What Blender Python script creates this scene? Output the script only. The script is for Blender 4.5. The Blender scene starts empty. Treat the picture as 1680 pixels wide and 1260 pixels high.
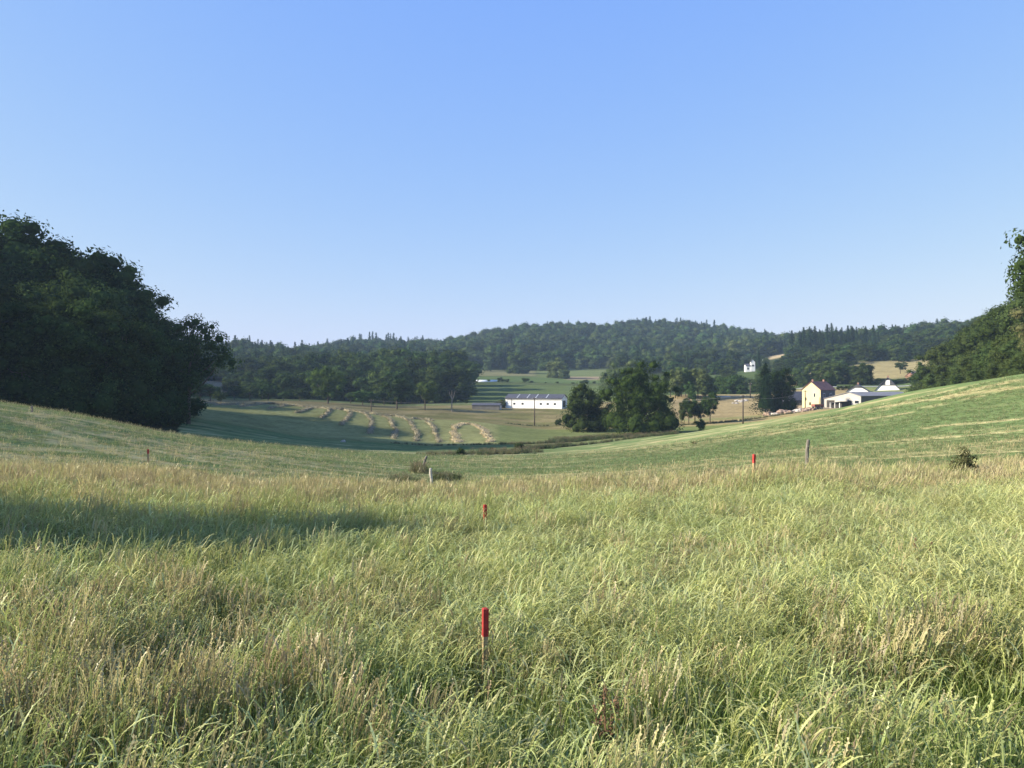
import bpy, math, random
import numpy as np
from mathutils import Vector, Euler, Matrix

R = math.radians
SC = bpy.context.scene
COL = SC.collection
F = 1260.0                      # focal length in units of a 1680-wide frame
rng = np.random.default_rng(7)
random.seed(7)

# ------------------------------------------------------------------ camera, sky, sun, exposure
cam_data = bpy.data.cameras.new('camera')
cam = bpy.data.objects.new('camera', cam_data)
COL.objects.link(cam)
cam.location = (0, 0, 0)
cam.rotation_euler = (R(90), 0, 0)
cam_data.sensor_width = 36
cam_data.lens = 27
cam_data.clip_start = 0.05
cam_data.clip_end = 9000
SC.camera = cam

SUN_AZ, SUN_EL = 260.5, 25.0     # compass bearing from +Y, elevation
world = bpy.data.worlds.new('World'); SC.world = world; world.use_nodes = True
wn = world.node_tree
sky = wn.nodes.new('ShaderNodeTexSky'); sky.sky_type = 'NISHITA'; sky.sun_disc = False
sky.sun_elevation = R(SUN_EL); sky.sun_rotation = R(SUN_AZ)
sky.altitude = 150; sky.air_density = 1.0; sky.dust_density = 0.6; sky.ozone_density = 2.0
sep = wn.nodes.new('ShaderNodeSeparateColor'); com = wn.nodes.new('ShaderNodeCombineColor')
wn.links.new(sky.outputs[0], sep.inputs[0])
for i, (k, g) in enumerate(((.562, .75), (.482, .495), (.468, -.03))):      # one film response for the whole sky
    a = wn.nodes.new('ShaderNodeMath'); a.operation = 'MULTIPLY'; a.inputs[1].default_value = .12
    b = wn.nodes.new('ShaderNodeMath'); b.operation = 'POWER'; b.inputs[1].default_value = g
    c = wn.nodes.new('ShaderNodeMath'); c.operation = 'MULTIPLY'; c.inputs[1].default_value = k/.12
    wn.links.new(sep.outputs[i], a.inputs[0]); wn.links.new(a.outputs[0], b.inputs[0]); wn.links.new(b.outputs[0], c.inputs[0]); wn.links.new(c.outputs[0], com.inputs[i])
wn.links.new(com.outputs[0], wn.nodes['Background'].inputs[0])
wn.nodes['Background'].inputs[1].default_value = 0.12
sun_dir = Vector((math.sin(R(SUN_AZ))*math.cos(R(SUN_EL)), math.cos(R(SUN_AZ))*math.cos(R(SUN_EL)), math.sin(R(SUN_EL))))
sl = bpy.data.lights.new('sun', 'SUN'); sl.energy = 5.0; sl.angle = R(0.5); sl.color = (1, 0.90, 0.72)
so = bpy.data.objects.new('sun', sl); COL.objects.link(so)
so.rotation_euler = sun_dir.to_track_quat('Z', 'Y').to_euler(); so.location = (-60, -20, 60)
SC.view_settings.view_transform = 'Standard'; SC.view_settings.look = 'None'
SC.view_settings.exposure = 1.0; SC.view_settings.gamma = 1
SC.view_settings.use_curve_mapping = False
SC.render.engine = 'CYCLES'
SC.cycles.use_denoising = True
SC.cycles.max_bounces = 6; SC.cycles.diffuse_bounces = 3; SC.cycles.transmission_bounces = 4
SC.cycles.volume_bounces = 0; SC.cycles.transparent_max_bounces = 8
SC.cycles.sample_clamp_indirect = 6

# ------------------------------------------------------------------ small helpers
def hash2(i, j, s):
    v = np.sin(i*127.1 + j*311.7 + s*74.7)*43758.5453
    return v - np.floor(v)
def vnoise(x, y, s=0):
    x = np.asarray(x, float); y = np.asarray(y, float)
    i = np.floor(x); j = np.floor(y); u = x-i; v = y-j
    u = u*u*(3-2*u); v = v*v*(3-2*v)
    return (hash2(i, j, s)*(1-u)+hash2(i+1, j, s)*u)*(1-v) + (hash2(i, j+1, s)*(1-u)+hash2(i+1, j+1, s)*u)*v
def fbm(x, y, s=0, o=4):
    t = 0; a = 0.5; n = 0
    for k in range(o):
        t = t + a*vnoise(x*2**k, y*2**k, s+k*13); n += a; a *= 0.5
    return t/n
def sstep(a, b, x):
    t = np.clip((np.asarray(x, float)-a)/(b-a), 0, 1); return t*t*(3-2*t)

def mesh(name, verts, faces, mats=(), smooth=False, attrs=None, fmat=None):
    me = bpy.data.meshes.new(name)
    v = verts.tolist() if isinstance(verts, np.ndarray) else verts
    f = faces.tolist() if isinstance(faces, np.ndarray) else faces
    me.from_pydata(v, [], f)
    for m in (mats if isinstance(mats, (list, tuple)) else [mats]): me.materials.append(m)
    if smooth: me.polygons.foreach_set('use_smooth', [True]*len(me.polygons))
    if fmat is not None: me.polygons.foreach_set('material_index', fmat)
    if attrs:
        for k, (ty, dat) in attrs.items():
            a = me.attributes.new(k, ty, 'POINT')
            dat = np.asarray(dat, dtype=np.int32 if ty == 'INT' else np.float32).ravel()
            a.data.foreach_set({'FLOAT': 'value', 'INT': 'value', 'FLOAT_VECTOR': 'vector', 'FLOAT_COLOR': 'color'}[ty], dat)
    me.update(); return me
def link(name, me, parent=None, loc=None, rot=None, scale=None):
    o = bpy.data.objects.new(name, me); COL.objects.link(o)
    if parent is not None: o.parent = parent
    if loc is not None: o.location = loc
    if rot is not None: o.rotation_euler = rot
    if scale is not None: o.scale = scale if hasattr(scale, '__len__') else (scale,)*3
    return o
def tag(o, label=None, cat=None, group=None, kind=None):
    if label: o['label'] = label
    if cat: o['category'] = cat
    if group: o['group'] = group
    if kind: o['kind'] = kind
    return o
def thing(name, label, cat, loc, rz=0, group=None, scale=1.0):
    return tag(link(name, None, None, loc, (0, 0, rz), scale), label, cat, group)

class MB:
    def __init__(s): s.v = []; s.f = []
    def box(s, x0, x1, y0, y1, z0, z1):
        b = len(s.v)
        s.v += [(x0,y0,z0),(x1,y0,z0),(x1,y1,z0),(x0,y1,z0),(x0,y0,z1),(x1,y0,z1),(x1,y1,z1),(x0,y1,z1)]
        s.f += [tuple(b+i for i in q) for q in ((0,3,2,1),(4,5,6,7),(0,1,5,4),(1,2,6,5),(2,3,7,6),(3,0,4,7))]
        return s
    def prism(s, poly, axis, a, b):
        """poly: 2D outline; axis 'x': (y,z) extruded along x from a to b; 'y': (x,z); 'z': (x,y)"""
        n = len(poly); o = len(s.v)
        for t in (a, b):
            for p, q in poly:
                s.v.append((t,p,q) if axis == 'x' else (p,t,q) if axis == 'y' else (p,q,t))
        s.f.append(tuple(o+i for i in range(n))[::-1]); s.f.append(tuple(o+n+i for i in range(n)))
        for i in range(n): s.f.append((o+i, o+(i+1) % n, o+n+(i+1) % n, o+n+i))
        return s
    def tube(s, pts, rad, n=6, cap=True):
        b0 = len(s.v); pts = [Vector(p) for p in pts]
        for k, p in enumerate(pts):
            d = (pts[min(k+1, len(pts)-1)]-pts[max(k-1, 0)]).normalized()
            u = d.orthogonal().normalized() if abs(d.z) < .9 else Vector((1,0,0)).cross(d).normalized()
            w = d.cross(u); r = rad[k] if hasattr(rad, '__len__') else rad
            for i in range(n):
                a = 2*math.pi*i/n; s.v.append(tuple(p+(u*math.cos(a)+w*math.sin(a))*r))
        for k in range(len(pts)-1):
            for i in range(n):
                s.f.append((b0+k*n+i, b0+k*n+(i+1) % n, b0+(k+1)*n+(i+1) % n, b0+(k+1)*n+i))
        if cap:
            s.f.append(tuple(b0+i for i in range(n))[::-1]); s.f.append(tuple(b0+(len(pts)-1)*n+i for i in range(n)))
        return s
    def build(s, name, mat, parent=None, smooth=False, loc=None, rot=None):
        me = mesh(name, s.v, s.f, mat, smooth)
        import bmesh
        bm = bmesh.new(); bm.from_mesh(me); bmesh.ops.recalc_face_normals(bm, faces=bm.faces); bm.to_mesh(me); bm.free()
        return link(name, me, parent, loc, rot)

# ------------------------------------------------------------------ materials
def nmat(name):
    m = bpy.data.materials.new(name); m.use_nodes = True
    nt = m.node_tree; nt.nodes.clear()
    out = nt.nodes.new('ShaderNodeOutputMaterial')
    return m, nt, out
def node(nt, ty, **kw):
    n = nt.nodes.new(ty)
    for k, v in kw.items(): setattr(n, k, v)
    return n
def surf_mat(name, col, rough=0.8, var=0.25, scale=3.0, bump=0.0, spec=0.3, streak=None):
    m, nt, out = nmat(name)
    p = node(nt, 'ShaderNodeBsdfPrincipled'); p.inputs['Roughness'].default_value = rough
    p.inputs['Specular IOR Level'].default_value = spec
    tc = node(nt, 'ShaderNodeTexCoord'); src = tc.outputs['Object']
    if streak:
        mp = node(nt, 'ShaderNodeMapping'); mp.inputs['Scale'].default_value = streak
        nt.links.new(src, mp.inputs['Vector']); src = mp.outputs[0]
    nz = node(nt, 'ShaderNodeTexNoise'); nz.inputs['Scale'].default_value = scale; nz.inputs['Detail'].default_value = 6
    nt.links.new(src, nz.inputs['Vector'])
    mr = node(nt, 'ShaderNodeMapRange'); mr.inputs['From Min'].default_value = .3; mr.inputs['From Max'].default_value = .7
    mr.inputs['To Min'].default_value = 1-var; mr.inputs['To Max'].default_value = 1+var
    nt.links.new(nz.outputs['Fac'], mr.inputs['Value'])
    mx = node(nt, 'ShaderNodeVectorMath', operation='SCALE'); mx.inputs[0].default_value = col
    nt.links.new(mr.outputs[0], mx.inputs['Scale']); nt.links.new(mx.outputs[0], p.inputs['Base Color'])
    if bump:
        b = node(nt, 'ShaderNodeBump'); b.inputs['Strength'].default_value = bump; b.inputs['Distance'].default_value = .05
        nt.links.new(nz.outputs['Fac'], b.inputs['Height']); nt.links.new(b.outputs[0], p.inputs['Normal'])
    nt.links.new(p.outputs[0], out.inputs[0]); return m

def leaf_mat(name, dark, light, trans=0.3, hue=0.02, val=0.25):
    m, nt, out = nmat(name)
    at = node(nt, 'ShaderNodeAttribute', attribute_name='tint')
    oi = node(nt, 'ShaderNodeObjectInfo')
    mx = node(nt, 'ShaderNodeMix', data_type='RGBA')
    mx.inputs['A'].default_value = (*dark, 1); mx.inputs['B'].default_value = (*light, 1)
    nt.links.new(at.outputs['Fac'], mx.inputs['Factor'])
    hs = node(nt, 'ShaderNodeHueSaturation')
    m1 = node(nt, 'ShaderNodeMapRange'); m1.inputs['To Min'].default_value = .5-hue; m1.inputs['To Max'].default_value = .5+hue
    m2 = node(nt, 'ShaderNodeMapRange'); m2.inputs['To Min'].default_value = 1-val; m2.inputs['To Max'].default_value = 1+val
    fr = node(nt, 'ShaderNodeMath', operation='FRACT'); ml = node(nt, 'ShaderNodeMath', operation='MULTIPLY'); ml.inputs[1].default_value = 7.31
    nt.links.new(oi.outputs['Random'], ml.inputs[0]); nt.links.new(ml.outputs[0], fr.inputs[0])
    nt.links.new(oi.outputs['Random'], m1.inputs['Value']); nt.links.new(fr.outputs[0], m2.inputs['Value'])
    nt.links.new(m1.outputs[0], hs.inputs['Hue']); nt.links.new(m2.outputs[0], hs.inputs['Value'])
    nt.links.new(mx.outputs['Result'], hs.inputs['Color'])
    d = node(nt, 'ShaderNodeBsdfDiffuse'); t = node(nt, 'ShaderNodeBsdfTranslucent'); s = node(nt, 'ShaderNodeMixShader')
    s.inputs[0].default_value = trans
    nt.links.new(hs.outputs[0], d.inputs[0]); nt.links.new(hs.outputs[0], t.inputs[0])
    nt.links.new(d.outputs[0], s.inputs[1]); nt.links.new(t.outputs[0], s.inputs[2]); nt.links.new(s.outputs[0], out.inputs[0])
    return m

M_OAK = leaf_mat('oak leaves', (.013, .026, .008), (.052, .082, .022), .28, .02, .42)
M_GREAT = leaf_mat('great oak leaves', (.024, .046, .011), (.060, .098, .024), .28, .01, .05)
M_MID = leaf_mat('wood leaves', (.016, .032, .010), (.070, .108, .030), .28, .025, .45)
M_FAR = leaf_mat('far wood leaves', (.020, .038, .012), (.064, .096, .032), .2, .03, .55)
M_PALE = leaf_mat('pale willow leaves', (.060, .090, .032), (.135, .175, .070), .35, .02, .2)
M_BRIGHT = leaf_mat('bright ash leaves', (0.0450, 0.0750, 0.0150), (0.0900, 0.1275, 0.0300), .35, .015, .15)
M_BLOOM = leaf_mat('blossoming lime leaves', (0.0800, 0.1040, 0.0320), (0.2400, 0.2320, 0.1120), .3, .01, .1)
M_SPRUCE = leaf_mat('spruce needles', (0.0140, 0.0294, 0.0126), (0.0280, 0.0490, 0.0196), .15, .02, .25)
M_SHRUB = leaf_mat('shrub leaves', (0.0263, 0.0450, 0.0135), (0.0638, 0.0863, 0.0300), .3, .03, .3)
M_BARK = surf_mat('bark', (0.075, 0.06, 0.045), .9, .4, 2.0, .6, streak=(3, 3, .5))
M_DEADWOOD = surf_mat('dead grey wood', (0.20, 0.18, 0.16), .9, .3, 3.0)

def grass_mat(name, trans=.35, val=.25, hue=.02):
    m, nt, out = nmat(name)
    at = node(nt, 'ShaderNodeAttribute', attribute_name='col')
    oi = node(nt, 'ShaderNodeObjectInfo')
    hs = node(nt, 'ShaderNodeHueSaturation')
    m1 = node(nt, 'ShaderNodeMapRange'); m1.inputs['To Min'].default_value = .5-hue; m1.inputs['To Max'].default_value = .5+hue
    m2 = node(nt, 'ShaderNodeMapRange'); m2.inputs['To Min'].default_value = 1-val; m2.inputs['To Max'].default_value = 1+val
    fr = node(nt, 'ShaderNodeMath', operation='FRACT'); ml = node(nt, 'ShaderNodeMath', operation='MULTIPLY'); ml.inputs[1].default_value = 5.77
    nt.links.new(oi.outputs['Random'], ml.inputs[0]); nt.links.new(ml.outputs[0], fr.inputs[0])
    nt.links.new(oi.outputs['Random'], m1.inputs['Value']); nt.links.new(fr.outputs[0], m2.inputs['Value'])
    nt.links.new(m1.outputs[0], hs.inputs['Hue']); nt.links.new(m2.outputs[0], hs.inputs['Value'])
    nt.links.new(at.outputs['Color'], hs.inputs['Color'])
    d = node(nt, 'ShaderNodeBsdfDiffuse'); t = node(nt, 'ShaderNodeBsdfTranslucent'); s = node(nt, 'ShaderNodeMixShader')
    s.inputs[0].default_value = trans
    nt.links.new(hs.outputs[0], d.inputs[0]); nt.links.new(hs.outputs[0], t.inputs[0])
    nt.links.new(d.outputs[0], s.inputs[1]); nt.links.new(t.outputs[0], s.inputs[2])
    g = node(nt, 'ShaderNodeBsdfGlossy'); g.inputs['Roughness'].default_value = .45
    s2 = node(nt, 'ShaderNodeMixShader'); s2.inputs[0].default_value = .035
    nt.links.new(s.outputs[0], s2.inputs[1]); nt.links.new(g.outputs[0], s2.inputs[2])
    nt.links.new(s2.outputs[0], out.inputs[0]); return m
M_GRASS = grass_mat('meadow grass')

def ground_mat():
    m, nt, out = nmat('land')
    at = node(nt, 'ShaderNodeAttribute', attribute_name='land')
    g = node(nt, 'ShaderNodeNewGeometry')
    mp = node(nt, 'ShaderNodeMapping'); mp.inputs['Scale'].default_value = (.55, 1.5, 1)
    nt.links.new(g.outputs['Position'], mp.inputs['Vector'])
    n1 = node(nt, 'ShaderNodeTexNoise'); n1.inputs['Scale'].default_value = 1.3; n1.inputs['Detail'].default_value = 8; n1.inputs['Roughness'].default_value = .68
    n2 = node(nt, 'ShaderNodeTexNoise'); n2.inputs['Scale'].default_value = .11; n2.inputs['Detail'].default_value = 6; n2.inputs['Roughness'].default_value = .6
    nt.links.new(mp.outputs[0], n1.inputs['Vector']); nt.links.new(mp.outputs[0], n2.inputs['Vector'])
    a = node(nt, 'ShaderNodeMapRange'); a.inputs['From Min'].default_value = .3; a.inputs['From Max'].default_value = .7; a.inputs['To Min'].default_value = .62; a.inputs['To Max'].default_value = 1.38
    b = node(nt, 'ShaderNodeMapRange'); b.inputs['From Min'].default_value = .3; b.inputs['From Max'].default_value = .7; b.inputs['To Min'].default_value = .85; b.inputs['To Max'].default_value = 1.15
    nt.links.new(n1.outputs['Fac'], a.inputs['Value']); nt.links.new(n2.outputs['Fac'], b.inputs['Value'])
    ml = node(nt, 'ShaderNodeMath', operation='MULTIPLY'); nt.links.new(a.outputs[0], ml.inputs[0]); nt.links.new(b.outputs[0], ml.inputs[1])
    sc = node(nt, 'ShaderNodeVectorMath', operation='SCALE'); nt.links.new(at.outputs['Color'], sc.inputs[0]); nt.links.new(ml.outputs[0], sc.inputs['Scale'])
    d = node(nt, 'ShaderNodeBsdfDiffuse'); d.inputs['Roughness'].default_value = 1
    bp = node(nt, 'ShaderNodeBump'); bp.inputs['Strength'].default_value = .7; bp.inputs['Distance'].default_value = .12
    nt.links.new(n1.outputs['Fac'], bp.inputs['Height']); nt.links.new(bp.outputs[0], d.inputs['Normal'])
    nt.links.new(sc.outputs[0], d.inputs[0]); nt.links.new(d.outputs[0], out.inputs[0]); return m
M_LAND = ground_mat()

# ------------------------------------------------------------------ terrain: surveyed points (bearing column, row, distance)
CP = []
def cp(px, Y, py=None, h=None):
    x = (px-840)/F*Y if Y > 3 else (px-840)/F*6
    CP.append((x, Y, -(py-630)/F*Y if h is None else h))
for px in (-600, 0, 420, 840, 1260, 1680, 2300):
    cp(px, -7, h=-1.60); cp(px, 1.5, h=-1.78)
for px, h in ((-600,-1.9),(0,-2.12),(420,-2.2),(795,-2.25),(1260,-2.2),(1680,-2.08),(2300,-1.9)): cp(px, 5.2, h=h)
for px, h in ((-600,-1.9),(0,-2.2),(300,-2.32),(797,-2.45),(1235,-2.28),(1680,-2.15),(2300,-1.9)): cp(px, 10.6, h=h)
for px, h in ((-600,-2.0),(0,-2.68),(300,-2.92),(700,-3.2),(1000,-3.05),(1400,-2.72),(1680,-2.68),(2300,-2.4)): cp(px, 20, h=h)
for px, py in ((-500,690),(0,735),(300,762),(708,795),(1100,777),(1325,758),(1680,735),(2300,690)): cp(px, 45, py)
for px, py in ((-500,610),(-150,645),(0,662),(150,688),(300,722),(500,748),(700,766),(1100,754),(1400,718),(1680,688),(2300,620)): cp(px, 70, py)
for px, py in ((-500,600),(-150,640),(0,672),(150,694),(270,712),(500,737),(700,751),(900,752),(1100,735),(1400,684),(1600,645),(1680,630),(2200,570)): cp(px, 95, py)
for px, py in ((-500,590),(-100,630),(0,655),(150,682),(320,702),(500,726),(730,739),(900,740),(1100,717),(1300,684),(1400,665),(1500,641),(1600,626),(1680,618),(2200,560)): cp(px, 128, py)
cp(1680, 110, 613); cp(1600, 118, 625)
for px, py in ((1120,712),(1200,699),(1300,683)): cp(px, 143, py)
for px, py in ((-500,560),(-100,590),(0,610),(150,645),(320,680),(500,709),(700,724),(900,726),(1050,716),(1200,704),(1300,690),(1400,671),(1500,648),(1600,634),(1700,615),(2200,540)): cp(px, 168, py)
for px, py in ((-500,540),(0,600),(200,640),(320,660),(450,664),(560,672),(650,682),(750,690),(810,697),(930,706),(1050,706),(1219,698),(1330,683),(1420,670),(1500,655),(1600,636),(1700,610),(2200,520)): cp(px, 203, py)
for px, py in ((320,666),(450,670),(560,676),(700,688),(880,697),(1000,690),(1130,690),(1219,686),(1340,672),(1450,664),(1550,650),(1680,610)): cp(px, 240, py)
for px, py in ((-200,600),(320,662),(500,664),(700,675),(880,682),(1000,680),(1150,674),(1250,672),(1340,668),(1450,660),(1600,625)): cp(px, 268, py)
for px, py in ((320,656),(500,660),(700,669),(880,668.5),(1000,664),(1110,653),(1190,653),(1250,652),(1340,648),(1450,642),(1600,610)): cp(px, 300, py)
for px, py in ((-300,560),(330,650),(500,655),(650,662),(720,660),(900,659),(1100,648),(1250,645),(1310,637),(1400,634),(1500,632),(1650,590)): cp(px, 345, py)
for px, py in ((340,640),(500,646),(650,648),(760,646),(900,648),(1000,648),(1100,642),(1200,640),(1400,622),(1500,612),(1650,570)): cp(px, 415, py)
for px, py in ((-300,520),(340,622),(500,636),(650,636),(760,632),(850,631),(1000,632),(1130,622),(1230,615),(1330,612),(1400,598),(1520,590),(1650,550)): cp(px, 480, py)
for px, py in ((400,612),(600,622),(770,619),(850,618),(1000,620),(1100,612),(1230,607),(1330,590),(1420,580),(1520,566),(1650,535)): cp(px, 560, py)
for px, py in ((-300,500),(400,594),(600,606),(790,607),(850,609),(1000,606),(1100,604),(1200,598),(1285,582),(1340,575),(1450,570),(1600,545),(1700,520)): cp(px, 690, py)
for px, py in ((200,590),(380,592),(450,598),(520,596),(600,592),(700,590),(850,586),(1000,585),(1100,584),(1200,584),(1280,578),(1400,580),(1600,560)): cp(px, 830, py)
SK = ((200,580),(370,585),(450,594),(520,586),(600,573),(700,577),(800,563),(900,549),(1000,552),(1060,546),(1150,551),(1220,560),(1290,570),(1400,578),(1600,575))
for px, py in SK: cp(px, 1120, py); cp(px, 1000, py+7)
for px in (-900, 200, 840, 1500, 2600): cp(px, 1700, 600); cp(px, 4200, 622)
for px in (-900, 2600):
    for Y, py in ((300, 540), (560, 540), (1000, 560)): cp(px, Y, py)
CP = np.array(CP)
def warp(x, y):
    return np.stack([np.asarray(x)/(np.asarray(y)+11)*2.2, np.log(np.asarray(y)+11.0)], -1)
CW = warp(CP[:, 0], CP[:, 1])
def tps(d2): return np.where(d2 > 1e-12, .5*d2*np.log(np.maximum(d2, 1e-12)), 0)
def solve():
    n = len(CW); A = np.zeros((n+3, n+3))
    K = tps(((CW[:, None]-CW[None])**2).sum(-1))
    A[:n, :n] = K + np.eye(n)*2e-4
    A[:n, n] = 1; A[:n, n+1:] = CW; A[n, :n] = 1; A[n+1:, :n] = CW.T
    sc = CP[:, 1]+11
    b = np.zeros(n+3); b[:n] = CP[:, 2]/sc            # slopes, so near and far weigh alike
    return np.linalg.solve(A, b)
TW = solve()
def H(x, y):
    x = np.atleast_1d(np.asarray(x, float)); y = np.atleast_1d(np.asarray(y, float))
    out = np.empty(x.shape); P = warp(x, y); n = len(CW)
    Pf = P.reshape(-1, 2); of = np.empty(len(Pf))
    for s in range(0, len(Pf), 20000):
        q = Pf[s:s+20000]
        k = tps(((q[:, None]-CW[None])**2).sum(-1))
        of[s:s+20000] = k@TW[:n] + TW[n] + q@TW[n+1:]
    out = of.reshape(x.shape)*(y+11)
    amp = np.clip((y-2)/60, 0, 1)
    out += (fbm(x/9., y/9., 3)-.5)*.35*amp*np.clip(1.6-y/400, .3, 1) + (fbm(x/1.7, y/1.7, 9, 2)-.5)*.07*sstep(1, 6, y)
    return out
def gx(px, Y): return (px-840)/F*Y
def ground(px, Y, sink=0.0):
    x = gx(px, Y); return Vector((x, Y, float(H(x, Y)[0])-sink))
def seen(x, y, z): return 840+F*x/np.maximum(y, .1), 630-F*z/np.maximum(y, .1)

# tall-grass edge distance as a function of bearing
def edge(u):
    return 20.5 + 1.6*np.sin(u*9+1) + 1.2*np.sin(u*23) + 2.0*(vnoise(u*40, u*0, 5)-.5)

STREAK = [  # pale hay left lying: column/distance start, column/distance end, width m
    (120, 52, 330, 42, .9), (200, 56, 420, 47, .7), (0, 60, 150, 53, 1.0), (60, 63, 260, 60, .6), (230, 80, 420, 88, 1.2), (260, 87, 470, 97, 1.3),
    (330, 62, 520, 70, .8), (500, 52, 660, 48, .8), (560, 104, 700, 112, 1.2), (600, 47, 760, 44, .7), (1130, 61, 1420, 61, .7), (1350, 61.5, 1680, 62, .8), (1430, 43, 1680, 42, 1.0),
    (1180, 92, 1500, 88, 1.4), (1400, 104, 1680, 92, 2.0), (1380, 118, 1560, 112, 2.0), (1250, 105, 1420, 100, 1.2), (1000, 60, 1160, 57, .7), (860, 52, 1050, 49, .8), (1120, 134, 1330, 128, 1.5),
    (1500, 72, 1680, 70, .8), (780, 74, 980, 72, .8), (950, 110, 1100, 118, 1.4), (420, 76, 560, 83, .7), (1540, 98, 1680, 99, 1.5)]
def dryness(x, y):
    """0..1 straw cover of the pasture"""
    n = fbm(x/16.+y*.02, y/2.1, 21, 4); k = fbm(x/38., y/26., 33, 3)
    d = sstep(.52, .82, n*.62+k*.45)*.62
    d = np.maximum(d, .75*sstep(.56, .7, fbm(x/5., y/1.1, 41, 3))*sstep(.4, .6, k))
    for a, Y0, b, Y1, w in STREAK:
        ax, ay, bx, by = gx(a, Y0), Y0, gx(b, Y1), Y1
        L2 = (bx-ax)**2+(by-ay)**2
        t = np.clip(((x-ax)*(bx-ax)+(y-ay)*(by-ay))/L2, 0, 1)
        dist = np.hypot(x-ax-t*(bx-ax), y-ay-t*(by-ay))
        ww = w*(.4+1.2*vnoise(x/2.5, y/2.5, 51))*(1-.5*np.abs(2*t-1)**3)
        d = np.maximum(d, (1-sstep(.35, 1.15, dist/np.maximum(ww, .05)))*(.7+.3*vnoise(x/1.4, y/.7, 57)))
    return np.clip(d, 0, 1)

GREEN = np.array((.145, .208, .078)); STRAW = np.array((.50, .445, .22))
def land_colour(x, y, z):
    px, py = seen(x, y, z); u = x/np.maximum(y, 1)
    n = fbm(x/30., y/30., 5)[..., None]; nn = fbm(x/7, y/3, 8)[..., None]
    c = GREEN*(.82+.36*n)
    d = dryness(x, y)[..., None]*(1-sstep(135, 160, y))[..., None]
    c = c*(1-d)+STRAW*d
    def put(mask, col, var=.2):
        nonlocal c
        m = np.clip(mask, 0, 1)[..., None]; c = c*(1-m)+np.array(col)*(1-var+2*var*nn)*m
    def band(Y0, Y1, f=.02): return sstep(Y0*(1-f), Y0*(1+f), y)*(1-sstep(Y1*(1-f), Y1*(1+f), y))
    def cols(a, b, f=8): return sstep(a-f, a+f, px)*(1-sstep(b-f, b+f, px))
    wob = (fbm(x/12, y/12, 77)-.5)
    # valley floor beyond the ditch
    put(sstep(152, 160, y+wob*12)*(1-sstep(330, 350, y)), (.17, .20, .075))
    put(band(158, 209)*cols(180, 815+0*px)*(px < 830), (.265, .275, .11), .25)                 # mown hay field
    put(band(208, 318)*cols(-200, 1010), (.24, .205, .095), .35)                                  # rough brown meadow
    put(band(212, 310)*cols(560, 990)*sstep(.5, .6, fbm(x/20, y/6, 91)), (.17, .165, .065), .25)
    put(band(205, 240)*cols(1090, 1420), (.30, .25, .115), .3)
    put(band(245, 330)*cols(1100, 1420), (.30, .245, .125), .35)
    put(band(180, 216)*cols(1060, 1290), (.15, .19, .065), .2)
    put(sstep(330, 350, y), (.045, .06, .022), .3)                                                  # woodland floor
    put(band(338, 486)*cols(640, 1015), (.125, .165, .06), .12)
    put(band(486, 500)*cols(740, 1010), (.10, .12, .05), .4)
    put(band(500, 570)*cols(770, 1010), (.115, .165, .06), .12)
    put(band(575, 690)*cols(770, 880), (.22, .215, .10), .2)
    put(band(560, 690)*cols(880, 1010), (.15, .185, .075), .12)
    put(band(540, 585)*cols(930, 1010), (.31, .245, .15), .15)
    put(band(400, 475)*cols(325, 380), (.36, .29, .17), .15)
    put(band(350, 395)*cols(1290, 1530), (.10, .14, .05), .3)
    put(band(398, 490)*cols(1290, 1530), (.27, .235, .115), .15)
    put(band(405, 445)*cols(1295, 1325), (.38, .31, .17), .15)
    put(band(650, 730)*cols(1262, 1312, 4), (.40, .32, .18), .1)
    put(band(350, 560)*cols(1090, 1250), (.08, .115, .04), .3)
    put(band(243, 275)*cols(1255, 1420), (.33, .27, .19), .25)                                      # farm yard
    # soil and thatch beneath the tall grass
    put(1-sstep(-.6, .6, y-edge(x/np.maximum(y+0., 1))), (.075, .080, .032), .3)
    # ground beneath the near wood
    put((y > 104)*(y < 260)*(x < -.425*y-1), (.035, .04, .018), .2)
    return np.clip(c*np.array((.78, .78, .84)), 0, 1)

us = np.concatenate([np.linspace(-1.6, -.92, 24, endpoint=False), np.linspace(-.92, .92, 560), np.linspace(.92, 1.6, 25)[1:]])
vs = np.concatenate([np.linspace(math.log(4), math.log(1250), 430), np.linspace(math.log(1250), math.log(2500), 20)[1:]])
UU, VV = np.meshgrid(us, vs); YY = np.exp(VV)-11; XX = UU*(YY+11)
ZZ = H(XX, YY)
nr, nc = XX.shape
vid = np.arange(nr*nc).reshape(nr, nc)
faces = np.stack([vid[:-1, :-1], vid[:-1, 1:], vid[1:, 1:], vid[1:, :-1]], -1).reshape(-1, 4)
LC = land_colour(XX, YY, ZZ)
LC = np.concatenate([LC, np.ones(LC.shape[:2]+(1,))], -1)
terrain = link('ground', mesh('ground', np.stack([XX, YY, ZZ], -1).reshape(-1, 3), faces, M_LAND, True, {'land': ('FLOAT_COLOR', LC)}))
tag(terrain, kind='structure')

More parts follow.
